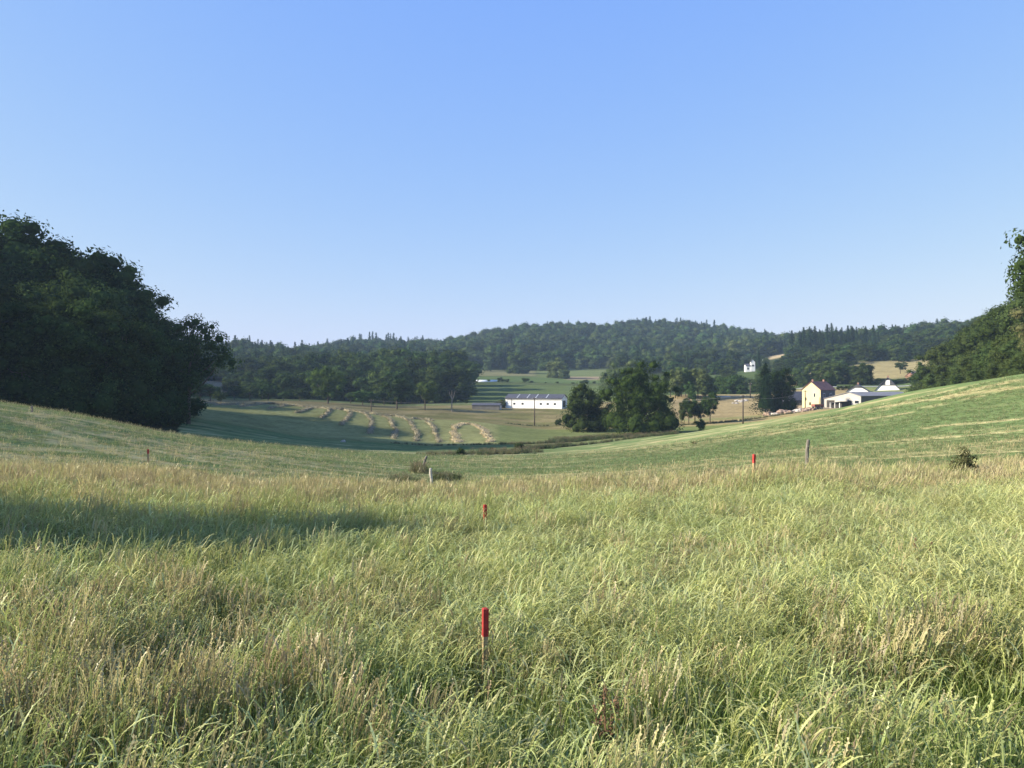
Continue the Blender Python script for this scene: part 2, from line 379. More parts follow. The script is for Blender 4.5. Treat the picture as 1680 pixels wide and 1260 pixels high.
# ------------------------------------------------------------------ leaves, crowns, trees
def leaf_quads(C, N, size, r):
    n = len(C)
    N = N/np.maximum(np.linalg.norm(N, axis=1, keepdims=True), 1e-6)
    t = r.normal(size=(n, 3)); t -= (t*N).sum(1, keepdims=True)*N; t /= np.maximum(np.linalg.norm(t, axis=1, keepdims=True), 1e-6)
    b = np.cross(N, t); s = (size*r.uniform(.6, 1.35, n))[:, None]; w = s*r.uniform(.35, .75, n)[:, None]
    V = np.stack([C-t*s*.5, C+b*w*.5-N*s*.08, C+t*s*.5+N*s*.06, C-b*w*.5-N*s*.08], 1).reshape(-1, 3)
    return V, np.arange(4*n).reshape(n, 4)
def ico(sub=1):
    import bmesh
    bm = bmesh.new(); bmesh.ops.create_icosphere(bm, subdivisions=sub, radius=1)
    v = np.array([p.co[:] for p in bm.verts]); f = [[p.index for p in q.verts] for q in bm.faces]; bm.free(); return v, f
ICOV, ICOF = ico(2)
def crown_from_lobes(name, lobes, leaf, per_area, mat, seed, core=.62, spread=1.0, out=.95):
    r = np.random.default_rng(seed); Cs, Ns, Ts = [], [], []; cv, cf, ct = [], [], []; off = 0
    for (cx, cy, cz, rx, ry, rz) in lobes:
        area = 4*math.pi*((rx*ry+ry*rz+rx*rz)/3); n = int(area*per_area)
        d = r.normal(size=(n, 3)); d /= np.linalg.norm(d, axis=1, keepdims=True)
        lump = .82+.36*vnoise(d[:, 0]*2.3+cx*3, d[:, 1]*2.3+d[:, 2]*1.9+cz*5, seed % 97)
        rad = lump*(1-.34*r.random(n)**1.7)*spread*(1+.10*np.abs(r.normal(size=n))**1.5)
        p = d*np.array((rx, ry, rz))*rad[:, None]+np.array((cx, cy, cz))
        nrm = d*out + r.normal(size=(n, 3))*.40 + np.array((0, 0, .22))
        Cs.append(p); Ns.append(nrm); Ts.append(np.clip(.5+r.normal(size=n)*.2+(r.random()-.5)*.5, 0, 1))
        if core:
            lv = .85+.3*vnoise(ICOV[:, 0]*2+cx, ICOV[:, 1]*2+ICOV[:, 2]*1.7+cz, 3)
            cv.append(ICOV*np.array((rx, ry, rz))*core*lv[:, None]+np.array((cx, cy, cz)))
            cf += [[a+off for a in q] for q in ICOF]; ct.append(np.full(len(ICOV), .45)); off += len(ICOV)
    C = np.concatenate(Cs); N = np.concatenate(Ns); T = np.concatenate(Ts)
    V, Q = leaf_quads(C, N, leaf, r)
    verts = np.concatenate([V]+cv) if core else V
    faces = Q.tolist()+[[a+len(V) for a in q] for q in cf]
    tint = np.concatenate([np.repeat(T, 4)]+ct) if core else np.repeat(T, 4)
    return mesh(name, verts, faces, mat, False, {'tint': ('FLOAT', tint)})
def lobes_round(Ht, seed, rad=.33, zc=.58, zr=.40, n=30, lr=(.10, .17), flat=.8, top=0.0):
    r = np.random.default_rng(seed); L = []
    for k in range(n):
        d = r.normal(size=3); d /= np.linalg.norm(d); d[2] = d[2]*.95
        q = r.uniform(.5, .92) if k > n//5 else r.uniform(0, .45)
        s = r.uniform(*lr)*Ht
        wob = 1+.22*math.sin(3*math.atan2(d[1], d[0])+seed)
        c = np.array((d[0]*rad*q*wob, d[1]*rad*q*wob, zc+d[2]*zr*q+top*r.random()*.05))*Ht
        L.append((*c, s, s, s*flat))
    return L
def trunk_mesh(name, Ht, lobes, r0, seed, bare=.3, n=6, mat=None):
    m = MB(); r = random.Random(seed); lean = (r.uniform(-.02, .02)*Ht, r.uniform(-.02, .02)*Ht)
    zt = .78*Ht
    pts = [(lean[0]*t, lean[1]*t, -.6+t*(zt+.6)) for t in (0, .06, .3, .6, 1)]
    m.tube(pts, [r0*1.5, r0*1.05, r0*.85, r0*.55, r0*.12], n)
    for l in r.sample(lobes, min(7, len(lobes))):
        z0 = max(bare*Ht, l[2]-.25*Ht); t = z0/zt
        a = Vector((lean[0]*t, lean[1]*t, z0)); b = Vector(l[:3]); mid = a.lerp(b, .5)+Vector((0, 0, -.03*Ht))
        m.tube([a, mid, b], [r0*.5, r0*.32, r0*.1], 5)
    me = mesh(name, m.v, m.f, mat or M_BARK, True); return me
def spruce_crown(name, Ht, seed, mat, leaf, nw, base=.08, rad=.17, nb=10, per=7):
    r = np.random.default_rng(seed); C, N, T = [], [], []
    for k in range(nw):
        t = k/(nw-1); z = (base+(1-base)*t**.9)*Ht; rr = rad*Ht*(1-t)**.8*(.85+.3*r.random())+.012*Ht
        for b in range(max(4, int(nb*(1-.55*t)))):
            a = r.uniform(0, 2*math.pi); L = rr*r.uniform(.7, 1.12); tt = r.uniform(.35, .65)
            for s in np.linspace(.12, 1, max(3, int(per*(1-.5*t)))):
                side = r.normal()*.12*L
                C.append((math.cos(a)*L*s-math.sin(a)*side, math.sin(a)*L*s+math.cos(a)*side, z-.32*L*s*s+.06*L*s+r.normal()*.02*Ht*(1-t)))
                N.append((math.cos(a)*.55+r.normal()*.3, math.sin(a)*.55+r.normal()*.3, .75)); T.append(np.clip(.7*tt+r.normal()*.15, 0, 1))
    V, Q = leaf_quads(np.array(C), np.array(N), leaf, r)
    # inner cone keeps the middle dark and closed
    b0 = len(V); ring = []
    for i in range(9):
        a = 2*math.pi*i/9; ring.append((math.cos(a)*rad*Ht*.52, math.sin(a)*rad*Ht*.52, base*Ht+.02*Ht))
    V = np.concatenate([V, np.array(ring+[(0, 0, .94*Ht)])])
    Q = Q.tolist()+[[b0+i, b0+(i+1) % 9, b0+9] for i in range(9)]
    return mesh(name, V, Q, mat, False, {'tint': ('FLOAT', np.concatenate([np.repeat(np.array(T), 4), np.full(10, .35)]))})

PROTO = {}
def proto(key, Ht, lobes, leaf, per, mat, seed, r0, **kw):
    bare = kw.pop('bare', .3)
    PROTO[key] = (Ht, crown_from_lobes('crown', lobes, leaf, per, mat, seed, **kw), trunk_mesh('trunk', Ht, lobes, r0, seed, bare))
def skirt(Ht, seed, n=12, rad=.3):
    r = np.random.default_rng(seed); L = []
    for k in range(n):
        a = 2*math.pi*(k+r.random())/n; q = rad*r.uniform(.7, 1.05); s = r.uniform(.09, .15)*Ht
        L.append((math.cos(a)*q*Ht, math.sin(a)*q*Ht, r.uniform(.06, .26)*Ht, s, s, s*1.1))
    return L
for i in range(4):      # near broadleaf trees, clothed to the ground
    L = lobes_round(21, 100+i, .31, .58, .41, 64, (.055, .115)) + skirt(21, 120+i, 18)
    proto('edge%d' % i, 21, L, .50, 3.6, M_OAK, 130+i, .33, core=.55)
for i in range(2):      # open-crowned oak
    L = lobes_round(20, 150+i, .38, .58, .39, 90, (.055, .10), .8)
    proto('oak%d' % i, 20, L, .42, 5.0, M_OAK, 160+i, .40, core=.38, bare=.22)
L = lobes_round(18, 171, .50, .53, .46, 120, (.055, .105), .8) + skirt(18, 172, 26, .42) + [(0, 0, 9, 4.2, 4.2, 4.5), (2.5, 1, 7, 3.4, 3.4, 3.2), (-2.8, -1, 7.5, 3.4, 3.4, 3.2), (.5, .5, 13, 3, 3, 2.6)]
proto('great', 18, L, .38, 5.0, M_GREAT, 173, .5, core=.55, bare=.12)
L = lobes_round(11, 175, .44, .50, .46, 80, (.08, .13), .9) + skirt(11, 176, 20, .38)
proto('round', 11, L, .34, 6, M_OAK, 177, .2, core=.6)
for i in range(5):      # mid-distance broadleaf
    L = lobes_round(17, 200+i, .36, .56, .42, 34, (.075, .155)) + skirt(17, 210+i, 10, .28)
    proto('mid%d' % i, 17, L, .75, 1.9, M_MID, 220+i, .28)
for i in range(2):
    L = lobes_round(15, 240+i, .38, .56, .43, 36, (.08, .15)) + skirt(15, 247+i, 10, .28)
    proto('pale%d' % i, 15, L, .6, 2.5, M_PALE, 245+i, .22)
L = lobes_round(15, 250, .52, .54, .46, 60, (.07, .13), .85); proto('bright', 15, L, .55, 3.2, M_BRIGHT, 251, .35, bare=.15)
L = lobes_round(11, 252, .38, .58, .40, 40, (.075, .14)); proto('field0', 11, L, .45, 4.5, M_MID, 253, .24, bare=.2)
L = lobes_round(11, 256, .40, .58, .40, 40, (.075, .14)); proto('field1', 11, L, .45, 4.5, M_MID, 257, .24, bare=.2)
for i in range(2):      # slender poplars
    L = lobes_round(12, 260+i, .17, .54, .46, 34, (.06, .10), 1.3); proto('poplar%d' % i, 12, L, .45, 4.5, (M_PALE, M_MID)[i], 262+i, .13, bare=.2)
for i in range(3):
    L = lobes_round(3, 270+i, .42, .42, .40, 14, (.16, .26)); proto('bush%d' % i, 3, L, .24, 14, M_SHRUB, 275+i, .06, bare=.05)
L = lobes_round(20, 281, .28, .60, .40, 34, (.06, .11), .7); proto('lime', 20, L, .34, 8, M_BLOOM, 282, .35, core=.5)
for i in range(2):
    PROTO['spruce%d' % i] = (20, spruce_crown('crown', 20, 290+i, M_SPRUCE, 1.0, 30, .06, .19, 13, 7), trunk_mesh('trunk', 20, [(0, 0, 18, 1, 1, 1)], .22, 295))
M_WEED = leaf_mat('thistle leaves', (.05, .065, .025), (.13, .12, .06), .3)
L = lobes_round(12, 268, .14, .55, .45, 26, (.04, .07), 1.5); proto('weed', 12, L, .5, 3.0, M_WEED, 269, .13, bare=.2, core=0)
M_SUNNY = leaf_mat('sunlit tone leaves', (.030, .052, .016), (.095, .135, .042), .3, .02, .35)  # sunlit look painted into a lighter copy of the leaf colour
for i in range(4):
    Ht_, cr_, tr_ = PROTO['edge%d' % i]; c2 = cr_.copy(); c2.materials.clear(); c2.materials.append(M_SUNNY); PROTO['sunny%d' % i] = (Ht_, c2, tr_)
PROTO['bigspruce'] = (18, spruce_crown('crown', 18, 299, M_SPRUCE, .62, 40, .12, .30, 16, 12), trunk_mesh('trunk', 18, [(0, 0, 16, 1, 1, 1)], .28, 296))

def tree(key, px, Y, top=None, name='broadleaf_tree', label='', group=None, hgt=None, wide=1.0, rz=None, x=None, mat=None, cat='tree', lim=None, hmin=0):
    Ht, cr, tr = PROTO[key]
    if x is None: x = gx(px, Y)
    z = float(H(x, Y)[0])
    if hgt is None: hgt = (630-top)/F*Y - z
    if lim is not None: hgt = min(hgt, lim(x, Y)-z)
    s = max(hgt, .4, hmin)/(Ht*.985)
    t = thing(name, label, cat, (x, Y, z-.05), random.uniform(0, 6.28) if rz is None else rz, group)
    t.scale = (s*wide, s*wide, s)
    link('trunk', tr, t); link('crown', cr, t)
    return t

# --- the shaded wood
LB = 'tall dark broadleaf tree in the shaded wood above the hay field'; GP = 'trees of the shaded wood'
front = [(-70,121,432),(-15,114,452),(38,111,466),(86,112,478),(132,113,486),(176,116,494),(208,119,505),(236,124,522),(262,129,590),(280,137,622)]
back = [(-50,136,340),(4,137,338),(44,139,358),(86,141,378),(126,142,388),(160,143,396),(190,144,426),(212,141,458),(226,146,498)]
rear = [(-20,160,345),(60,162,378),(120,165,400),(180,166,430),(225,163,462),(250,175,500),(262,190,520),(280,203,560),(240,200,500),(200,195,470)]
def shadow_cap(x, Y):
    # crown tops cut lower to shape the shadow's edge on the hay field
    r_ = 4.0; lo = -9.0
    xs = float(np.interp(Y+8, [0, 146, 168, 190, 206, 230], [30, 4, -20, -38, -48, -60]))
    return lo + max(12.0, (xs-r_-x)*math.tan(R(SUN_EL)))
for k, (px, Y, tp) in enumerate(front+back+rear): tree('edge%d' % (k % 4), px, Y, tp, 'broadleaf_tree', LB, GP, wide=1.05, lim=shadow_cap if Y > 150 else None)
for k, (x, Y, hg) in enumerate([(-92,112,22),(-104,105,22),(-118,112,23),(-112,128,24),(-130,120,24),(-98,126,24),(-126,100,21),(-88,98,21),(-100,92,22),(-114,92,22),(-82,104,20),(-112,140,24),(-100,152,24)]):  # unseen trees outside the frame, added to shade the wood's front
    tree('edge%d' % (k % 4), 0, Y, None, 'broadleaf_tree', LB, GP, hgt=hg, x=x, lim=shadow_cap if Y > 124 else None)
for px, Y, tp in ((104,127,432),(58,126,440),(150,130,444)): tree('sunny%d' % (px % 4), px, Y, tp, 'sunlit_tone_tree', 'tree in the shaded wood coloured lighter green as if sunlit', 'lighter trees in the shaded wood', wide=.95)  # crowns painted lighter to look struck by the sun
tree('oak0', 309, 140, 498, 'oak_tree', 'spreading oak with open lacy crown at the end of the shaded wood', None, wide=.88)
for px, Y, tp in ((300,150,640),(312,158,648),(322,212,648)):
    tree('bush%d' % (px % 3), px, Y, tp, 'hedge_bush', 'dark bush under the end of the shaded wood', 'bushes under the shaded wood', cat='bush', wide=1.4)
# the small tree beside the meadow whose shadow lies across the grass
tree('edge1', 0, 6.9, None, 'young_oak', 'young oak at the edge of the meadow throwing its shadow across the tall grass', None, hgt=9.8, x=-19.5, wide=.70)

# --- the wood on the sunny slope
LB = 'broadleaf tree in the wood behind the sunny pasture hill'; GP = 'trees of the wood behind the sunny pasture'
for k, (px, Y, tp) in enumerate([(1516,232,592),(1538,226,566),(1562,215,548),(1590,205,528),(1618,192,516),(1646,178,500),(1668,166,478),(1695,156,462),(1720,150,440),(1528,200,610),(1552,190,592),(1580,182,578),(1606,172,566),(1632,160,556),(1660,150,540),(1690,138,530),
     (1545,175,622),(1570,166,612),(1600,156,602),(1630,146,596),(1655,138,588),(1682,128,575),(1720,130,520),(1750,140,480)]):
    tree('sunny%d' % (k % 4), px, Y, tp, 'broadleaf_tree', LB, GP, wide=1.2 if k < 16 else 1.35)  # sunlit tone comes with the lighter leaf colour
tree('lime', 1712, 112, 478, 'lime_tree', 'lime tree covered in cream blossom above the pasture hill', None, wide=1.15)
tree('oak0', 1764, 84, 290, 'oak_tree', 'tall sunlit oak leaning over the crest of the pasture hill', None, wide=.85, rz=2.2)

# --- mid wood behind the hay field
LB = 'broadleaf tree in the dense wood behind the windrowed hay field'; GP = 'trees of the dense wood'
def topline(px, tab): return float(np.interp(px, [a for a, b in tab], [b for a, b in tab]))
T3 = ((360,606),(390,592),(420,580),(500,575),(560,572),(610,569),(700,567),(740,566),(765,578),(775,600))
k = 0
for Y, p0, p1, st, dt, jit in ((440,385,760,24,0,4),(405,375,768,23,12,6),(372,385,772,25,24,7),(345,400,768,29,38,9)):
    px = p0
    while px <= p1:
        tp = topline(px, T3)+dt+random.uniform(-jit, jit)
        tree('mid%d' % (k % 5), px, Y+random.uniform(-8, 8), tp, 'broadleaf_tree', LB, GP, wide=random.uniform(1.0, 1.25)); k += 1
        px += st*random.uniform(.8, 1.2)
GP = 'bushes along the dense wood'
for px, Y, tp, w in ((328,286,628,1.2),(345,288,626,1.3),(362,280,641,1.3),(384,318,632,1.3),(410,318,630,1.3),(440,320,628,1.2),(465,318,640,1.4),(492,316,636,1.2),(595,296,637,1.2),(612,300,644,1.2),(720,330,650,1.3),(742,328,652,1.3),(765,326,655,1.2),(575,322,640,1.2),(630,322,640,1.2),(755,372,632,1.4)):
    tree('field%d' % (px % 2), px, Y, tp, 'leafy_bush', 'rounded leafy bush along the foot of the dense wood', GP, wide=w*1.1, cat='bush')
tree('bright', 538, 300, 598, 'ash_tree', 'broad bright green tree standing out before the dense wood', None)
tree('field0', 651, 283, 617, 'field_tree', 'twin field tree on the brown meadow with a thick low crown', None, wide=1.15)
tree('field1', 697, 276, 617, 'field_tree', 'field tree on a short bare trunk at the hay field corner', None, wide=.95)

# dead tree
def dead_tree(px, Y, top):
    g = ground(px, Y); hg = (630-top)/F*Y-g.z
    t = thing('dead_tree', 'bare dead tree standing between the dense wood and the barn', 'tree', g)
    m = MB(); m.tube([(0,0,-.4),(0.1,0,hg*.5),(.05,.1,hg*.8)], [.26,.2,.12], 6); m.build('trunk', M_DEADWOOD, t)
    for a, z0, z1, l in ((.3,.5,.98,1.3),(2.6,.55,1.0,1.2),(1.5,.7,1.02,.6),(4.2,.62,.9,1.5),(5.4,.45,.78,1.6)):
        m = MB(); m.tube([(.08,0,hg*z0),(math.cos(a)*l*.6,math.sin(a)*l*.6,hg*(z0*.5+z1*.5)),(math.cos(a)*l,math.sin(a)*l,hg*z1)], [.12,.08,.02], 5); m.build('limb', M_DEADWOOD, t)
dead_tree(741, 275, 640)

# --- trees about the farms
tree('great', 1052, 183, 584, 'great_oak', 'great spreading oak standing alone by the ditch', None, wide=1.0)
tree('round', 964, 200, 626, 'round_tree', 'dense round dark tree beside the great oak', None, wide=1.1)
for px, Y, tp, w in ((1004,405,592,1.0),(1028,412,590,1.1)): tree('pale%d' % (px % 2), px, Y, tp, 'willow_tree', 'pale grey green willow behind the great oak', 'willows behind the great oak', wide=w)
LB = 'slender tree in the row by the brown paddock'; GP = 'slender trees by the paddock'
for k, (px, Y, tp) in enumerate(((1108,300,603),(1118,304,599),(1145,300,601),(1152,296,620),(1131,292,626),(1166,302,628),(1138,286,644),(1125,306,606),(1136,308,603),(1158,304,610),(1172,308,630),(1100,308,606),(1112,296,632))): tree('poplar1' if k in (4, 5, 6) else 'poplar0', px, Y, tp, 'slender_tree', LB, GP, wide=1.6)
for k, (px, Y, tp) in enumerate(((1118,227,660),(1130,226,652),(1140,226,650),(1150,226,656))): tree(('poplar0', 'field0', 'field1', 'field0')[k], px, Y, tp, 'clipped_tree', 'low dark tree in the clump of four by the paddock ditch', 'four low trees by the ditch', wide=.92)
tree('field0', 1165, 224, 640, 'paddock_tree', 'thin tree with a tall bare trunk beside the brown paddock', None, wide=.75)
tree('poplar1', 1149, 178, 687, 'sapling', 'small bushy sapling on the pasture near the ditch', None, wide=2.2)
tree('bigspruce', 1256, 247, 597, 'spruce_tree', 'large dark spruce at the farm yard entrance', None, wide=1.0)
tree('edge1', 1284, 250, 598, 'broadleaf_tree', 'dark broadleaf tree beside the large spruce in the yard', None, wide=.85)
tree('mid2', 1289, 277, 622, 'broadleaf_tree', 'smaller broadleaf tree tucked behind the large spruce', None, wide=.9)
LB = 'leafy tree on the hedged slope below the white house'; GP = 'trees below the white house'
for k in range(52):
    px = random.uniform(1172, 1262); Y = random.uniform(340, 470)
    tree('mid%d' % (k % 5), px, Y, None, 'broadleaf_tree', LB, GP, hgt=random.uniform(6.5, 10)*(.5 if 1212 < px < 1250 else 1), wide=1.3)
for k in range(46):
    px = random.uniform(1095, 1296); Y = random.uniform(478, 600)
    if 1214 < px < 1247 and Y < 535: continue
    tree('mid%d' % (k % 5), px, Y, None, 'broadleaf_tree', LB, GP, hgt=random.uniform(6, 11)*(.7 if px > 1247 else 1), wide=1.25)
for px, Y, tp in ((1190,545,585),(1203,570,572),(1215,560,590)): tree('mid%d' % (px % 5), px, Y, tp, 'broadleaf_tree', 'tall tree beside the white hillside house', 'trees beside the white hillside house', wide=1.1)
tree('spruce0', 1244, 548, 571, 'spruce_tree', 'pointed spruce just behind the white hillside house', None)
LB = 'leafy tree behind the yellow farmhouse'; GP = 'trees behind the yellow farmhouse'
for k, (px, Y, tp) in enumerate(((1322,372,604),(1338,385,592),(1352,378,588),(1368,372,592),(1384,380,590),(1345,350,612),(1362,352,610),(1412,362,592),(1418,366,594),(1398,375,602),(1308,395,600))): tree('mid%d' % (k % 5), px, Y, tp, 'broadleaf_tree', LB, GP, wide=1.15)
tree('field1', 1477, 422, None, 'field_tree', 'lone round tree on the straw field behind the farm', None, hgt=7.4, wide=1.15)
GP = 'hedge bushes along the road'
for k, px in enumerate(range(1395, 1512, 8)): tree('bush%d' % (k % 3), px, 368+random.uniform(-6, 6), random.uniform(617, 623), 'hedge_bush', 'clipped green hedge bush along the farm road', GP, wide=2.4, cat='bush')
for k, px in enumerate(range(1375, 1410, 9)): tree('bush%d' % (k % 3), px, 318, 631+random.uniform(-3, 3), 'garden_bush', 'garden bush between the farmhouse and the road', 'garden bushes at the farm', wide=1.5, cat='bush')
for px, Y, tp in ((1500,318,622),(1512,300,628),(1495,290,632)): tree('bush%d' % (px % 3), px, Y, tp, 'hedge_bush', 'tall bush at the end of the long grey barn', 'bushes at the end of the grey barn', wide=1.5, cat='bush')

# --- conifer hill and slope wood behind the farm
LB = 'dark spruce on the hill behind the farm'; GP = 'spruces on the hill behind the farm'
for px, Y, tp in ((1299,620,543),(1318,585,538),(1328,590,537),(1337,595,536),(1346,600,543),(1357,585,533),(1364,590,531),(1372,598,537),(1381,600,538),(1391,588,535),(1398,592,536),(1405,600,537),(1420,590,536),(1433,588,534),(1312,575,545),(1412,605,545),(1350,570,548),(1385,572,548),(1440,600,546)):
    tree('spruce%d' % (px % 2), px, Y, tp, 'spruce_tree', LB, GP, wide=1.15)
LB = 'broadleaf tree on the wooded slope behind the farm'; GP = 'trees on the slope behind the farm'
SL = ((1290,566),(1310,556),(1400,553),(1450,551),(1480,545),(1520,539),(1560,527),(1600,517),(1640,506),(1690,490))
k = 0
for Y, p0, p1, st, dt in ((610,1300,1690,17,0),(565,1296,1690,18,9),(530,1292,1690,19,19),(505,1296,1690,20,30),(488,1300,1640,21,42)):
    px = p0
    while px < p1:
        tree('mid%d' % (k % 5), px, Y+random.uniform(-9, 9), topline(px, SL)+dt+random.uniform(-4, 5), 'broadleaf_tree', LB, GP, wide=random.uniform(1.0, 1.3), hmin=random.uniform(9, 13)); k += 1
        px += st*random.uniform(.8, 1.25)

# --- edge of the far wood: the trees one can tell apart
LB = 'pale tree standing out at the foot of the wooded far hill'; GP = 'trees at the foot of the far hill'
for px, Y, tp, key, w in ((800,672,585,'pale0',.8),(846,640,574,'mid1',1.25),(856,645,580,'mid2',1.2),(906,560,592,'pale1',1.0),(918,556,585,'pale0',1.1),(926,552,596,'pale1',1.0),(896,690,574,'mid3',1.2),(950,700,588,'pale1',.9),(970,702,590,'pale0',.9),(980,704,588,'pale1',.8),(1005,700,580,'pale0',1.3),(1015,690,585,'mid0',1.3),(870,700,582,'mid4',1.2),(1060,690,578,'pale0',1.2),(1095,690,584,'mid2',1.2),(1210,690,556,'pale1',1.2)):
    lab, grp = LB, GP
    if px == 800: lab, grp = 'small lone tree on the straw field at the foot of the far hill', None
    elif px in (846, 856): lab, grp = 'broad leafy tree of the pair on the straw field edge', 'pair of broad trees on the straw field'
    elif px in (906, 918, 926): lab, grp = 'pale rounded tree in the clump of three above the green field', 'clump of three pale trees'
    tree(key, px, Y, tp, 'broadleaf_tree', lab, grp, wide=w)
GP = 'bushes along the field boundary'
for px, Y, tp, w in ((758,505,622,1.2),(775,503,624,1.5),(802,502,620,.8),(821,500,617,1.2),(832,499,619,1.0),(862,500,616,1.2),(872,499,624,1.8),(895,500,626,1.6),(915,500,625,1.6),(940,500,626,2.2),(955,498,622,1.2),(962,500,621,1.3),(975,498,624,1.5)):
    tree('bush%d' % (px % 3), px, Y, tp, 'field_bush', 'small bush on the boundary between the two green fields', GP, wide=w*1.2, cat='bush')
for px, Y, tp, w in ((918,232,684,1.0),(912,233,690,1.2)): tree('bush0', px, Y, tp, 'field_bush', 'dark bush on the rough ground below the white barn', 'bushes below the white barn', wide=w, cat='bush')
for px, Y, tp in ((818,302,656),(824,300,652),(786,296,660)): tree('bush%d' % (px % 3), px, Y, tp, 'leafy_bush', 'bush between the dark shed and the white barn', 'bushes by the dark shed', wide=1.4, cat='bush')

# ------------------------------------------------------------------ scatter (stuff) through geometry nodes
def scatter(name, pts, rots, scl, idx, protos, label, cat):
    c = bpy.data.collections.new(name+' kinds')
    for i, me in enumerate(protos): c.objects.link(bpy.data.objects.new('%s_kind_%02d' % (name, i), me))
    n = len(pts)
    me = mesh(name, np.asarray(pts), [], (), False, {'rot': ('FLOAT_VECTOR', rots), 'scl': ('FLOAT_VECTOR', scl), 'idx': ('INT', idx)})
    o = link(name, me)
    for p in protos:
        for m in p.materials:
            if m.name not in me.materials: me.materials.append(m)
    g = bpy.data.node_groups.new(name, 'GeometryNodeTree')
    g.interface.new_socket('Geometry', in_out='INPUT', socket_type='NodeSocketGeometry')
    g.interface.new_socket('Geometry', in_out='OUTPUT', socket_type='NodeSocketGeometry')
    a = g.nodes.new('NodeGroupInput'); b = g.nodes.new('NodeGroupOutput')
    ci = g.nodes.new('GeometryNodeCollectionInfo'); ci.inputs['Collection'].default_value = c
    ci.inputs['Separate Children'].default_value = True; ci.inputs['Reset Children'].default_value = True
    ip = g.nodes.new('GeometryNodeInstanceOnPoints'); ip.inputs['Pick Instance'].default_value = True
    def na(ty, nm):
        q = g.nodes.new('GeometryNodeInputNamedAttribute'); q.data_type = ty; q.inputs['Name'].default_value = nm; return q.outputs['Attribute']
    e = g.nodes.new('FunctionNodeEulerToRotation')
    g.links.new(na('FLOAT_VECTOR', 'rot'), e.inputs[0]); g.links.new(e.outputs[0], ip.inputs['Rotation'])
    g.links.new(na('FLOAT_VECTOR', 'scl'), ip.inputs['Scale']); g.links.new(na('INT', 'idx'), ip.inputs['Instance Index'])
    g.links.new(a.outputs[0], ip.inputs['Points']); g.links.new(ci.outputs[0], ip.inputs['Instance']); g.links.new(ip.outputs[0], b.inputs[0])
    md = o.modifiers.new('scatter', 'NODES'); md.node_group = g
    return tag(o, label, cat, kind='stuff')

# --- far wooded hills
far_kinds = []
for i in range(5):
    L = lobes_round(16, 300+i, .38, .52, .44, 13, (.13, .22)); far_kinds.append(crown_from_lobes('far_crown', L, 1.2, .8, M_FAR, 310+i, core=.74, out=1.3))
for i in range(2): far_kinds.append(spruce_crown('far_spruce', 18, 320+i, M_SPRUCE, 1.5, 18, .05, .18, 9, 5))
pts, rot, scl, idx = [], [], [], []
def plant(px, Y, conf, s):
    x = gx(px, Y); pts.append((x, Y, 0)); rot.append((0, 0, random.uniform(0, 6.28)))
    w = s*random.uniform(.95, 1.25); scl.append((w, w, s))
    idx.append(random.randrange(5, 7) if random.random() < conf else random.randrange(5))
def farwood(p0, p1, Y0, Y1, step, keep=lambda px, Y: True, conf=lambda px, Y: .06, smin=.85, smax=1.25):
    Y = Y0
    while Y < Y1:
        px = p0+random.uniform(0, 5)
        while px < p1:
            yy = Y+random.uniform(-.5, .5)*step
            if keep(px, yy): plant(px, yy, conf(px, yy), random.uniform(smin, smax))
            px += step/Y*F*random.uniform(.75, 1.25)
        Y += step*.95
def far_keep(px, Y):
    if px > 1268 and px < 1312 and 640 < Y < 735: return False
    if px > 1240 and Y < 660: return False
    return True
def far_conf(px, Y):
    if Y > 1040 and 1040 < px < 1180: return .4
    if Y > 1040 and 590 < px < 700: return .45
    if 360 < px < 460 and Y > 700: return .4
    return .07
farwood(330, 1330, 712, 1130, 11.5, far_keep, far_conf, .65, 1.45)
farwood(1020, 1175, 575, 712, 11, far_keep, far_conf, .7, 1.1)
farwood(1310, 1560, 640, 900, 10, far_keep, lambda p, Y: .1)
farwood(340, 780, 470, 712, 10, lambda p, Y: not (p > 690 and Y > 470), lambda p, Y: .5 if p < 460 and Y > 620 else .05)
farwood(120, 340, 300, 1000, 12, lambda p, Y: p < 320 or Y > 480, lambda p, Y: .1)
P = np.array(pts); P[:, 2] = H(P[:, 0], P[:, 1])-.4
scatter('far_woodland', P, rot, scl, idx, far_kinds, 'blue green woodland covering the far hills below the sky', 'woodland')

# ------------------------------------------------------------------ buildings
M_WHITE = surf_mat('white render', (.86, .855, .83), .85, .06, .6)
M_YELLOW = surf_mat('yellow render', (.70, .60, .33), .85, .08, .5)
M_CREAM = surf_mat('grey cream render', (.43, .41, .375), .85, .12, .6)
M_SLATE = surf_mat('dark slate roof', (.075, .075, .085), .6, .25, 1.5, .2)
M_TILE = surf_mat('brown red tiles', (.17, .082, .066), .7, .25, 1.5, .2)
M_SHEET = surf_mat('grey fibre cement sheet', (.22, .215, .22), .7, .18, .8, streak=(.4, 3, 1))
M_BOARD = surf_mat('dark weathered boards', (.055, .05, .045), .85, .3, 1.2, .2, streak=(4, 4, .4))
M_GREYWALL = surf_mat('grey brown wall', (.13, .125, .115), .85, .2, .6)
M_GLASS = surf_mat('dark window glass', (.02, .024, .03), .12, .1, 1.0, spec=.6)
M_LIGHTGL = surf_mat('pale roof light', (.42, .44, .45), .4, .1, 1.0)
M_CONC = surf_mat('pale concrete', (.48, .46, .42), .9, .12, .8)
M_BRICK = surf_mat('chimney brick', (.28, .16, .12), .9, .2, 3)
M_PLASTIC = surf_mat('white plastic film', (.72, .74, .75), .4, .08, 1.0)
M_RED = surf_mat('faded red machine paint', (.26, .10, .085), .5, .2, 2.0)
M_TYRE = surf_mat('black tyre rubber', (.02, .02, .02), .9, .2, 3)
M_PAINT = surf_mat('white van paint', (.75, .75, .74), .3, .04, 1.0, spec=.5)
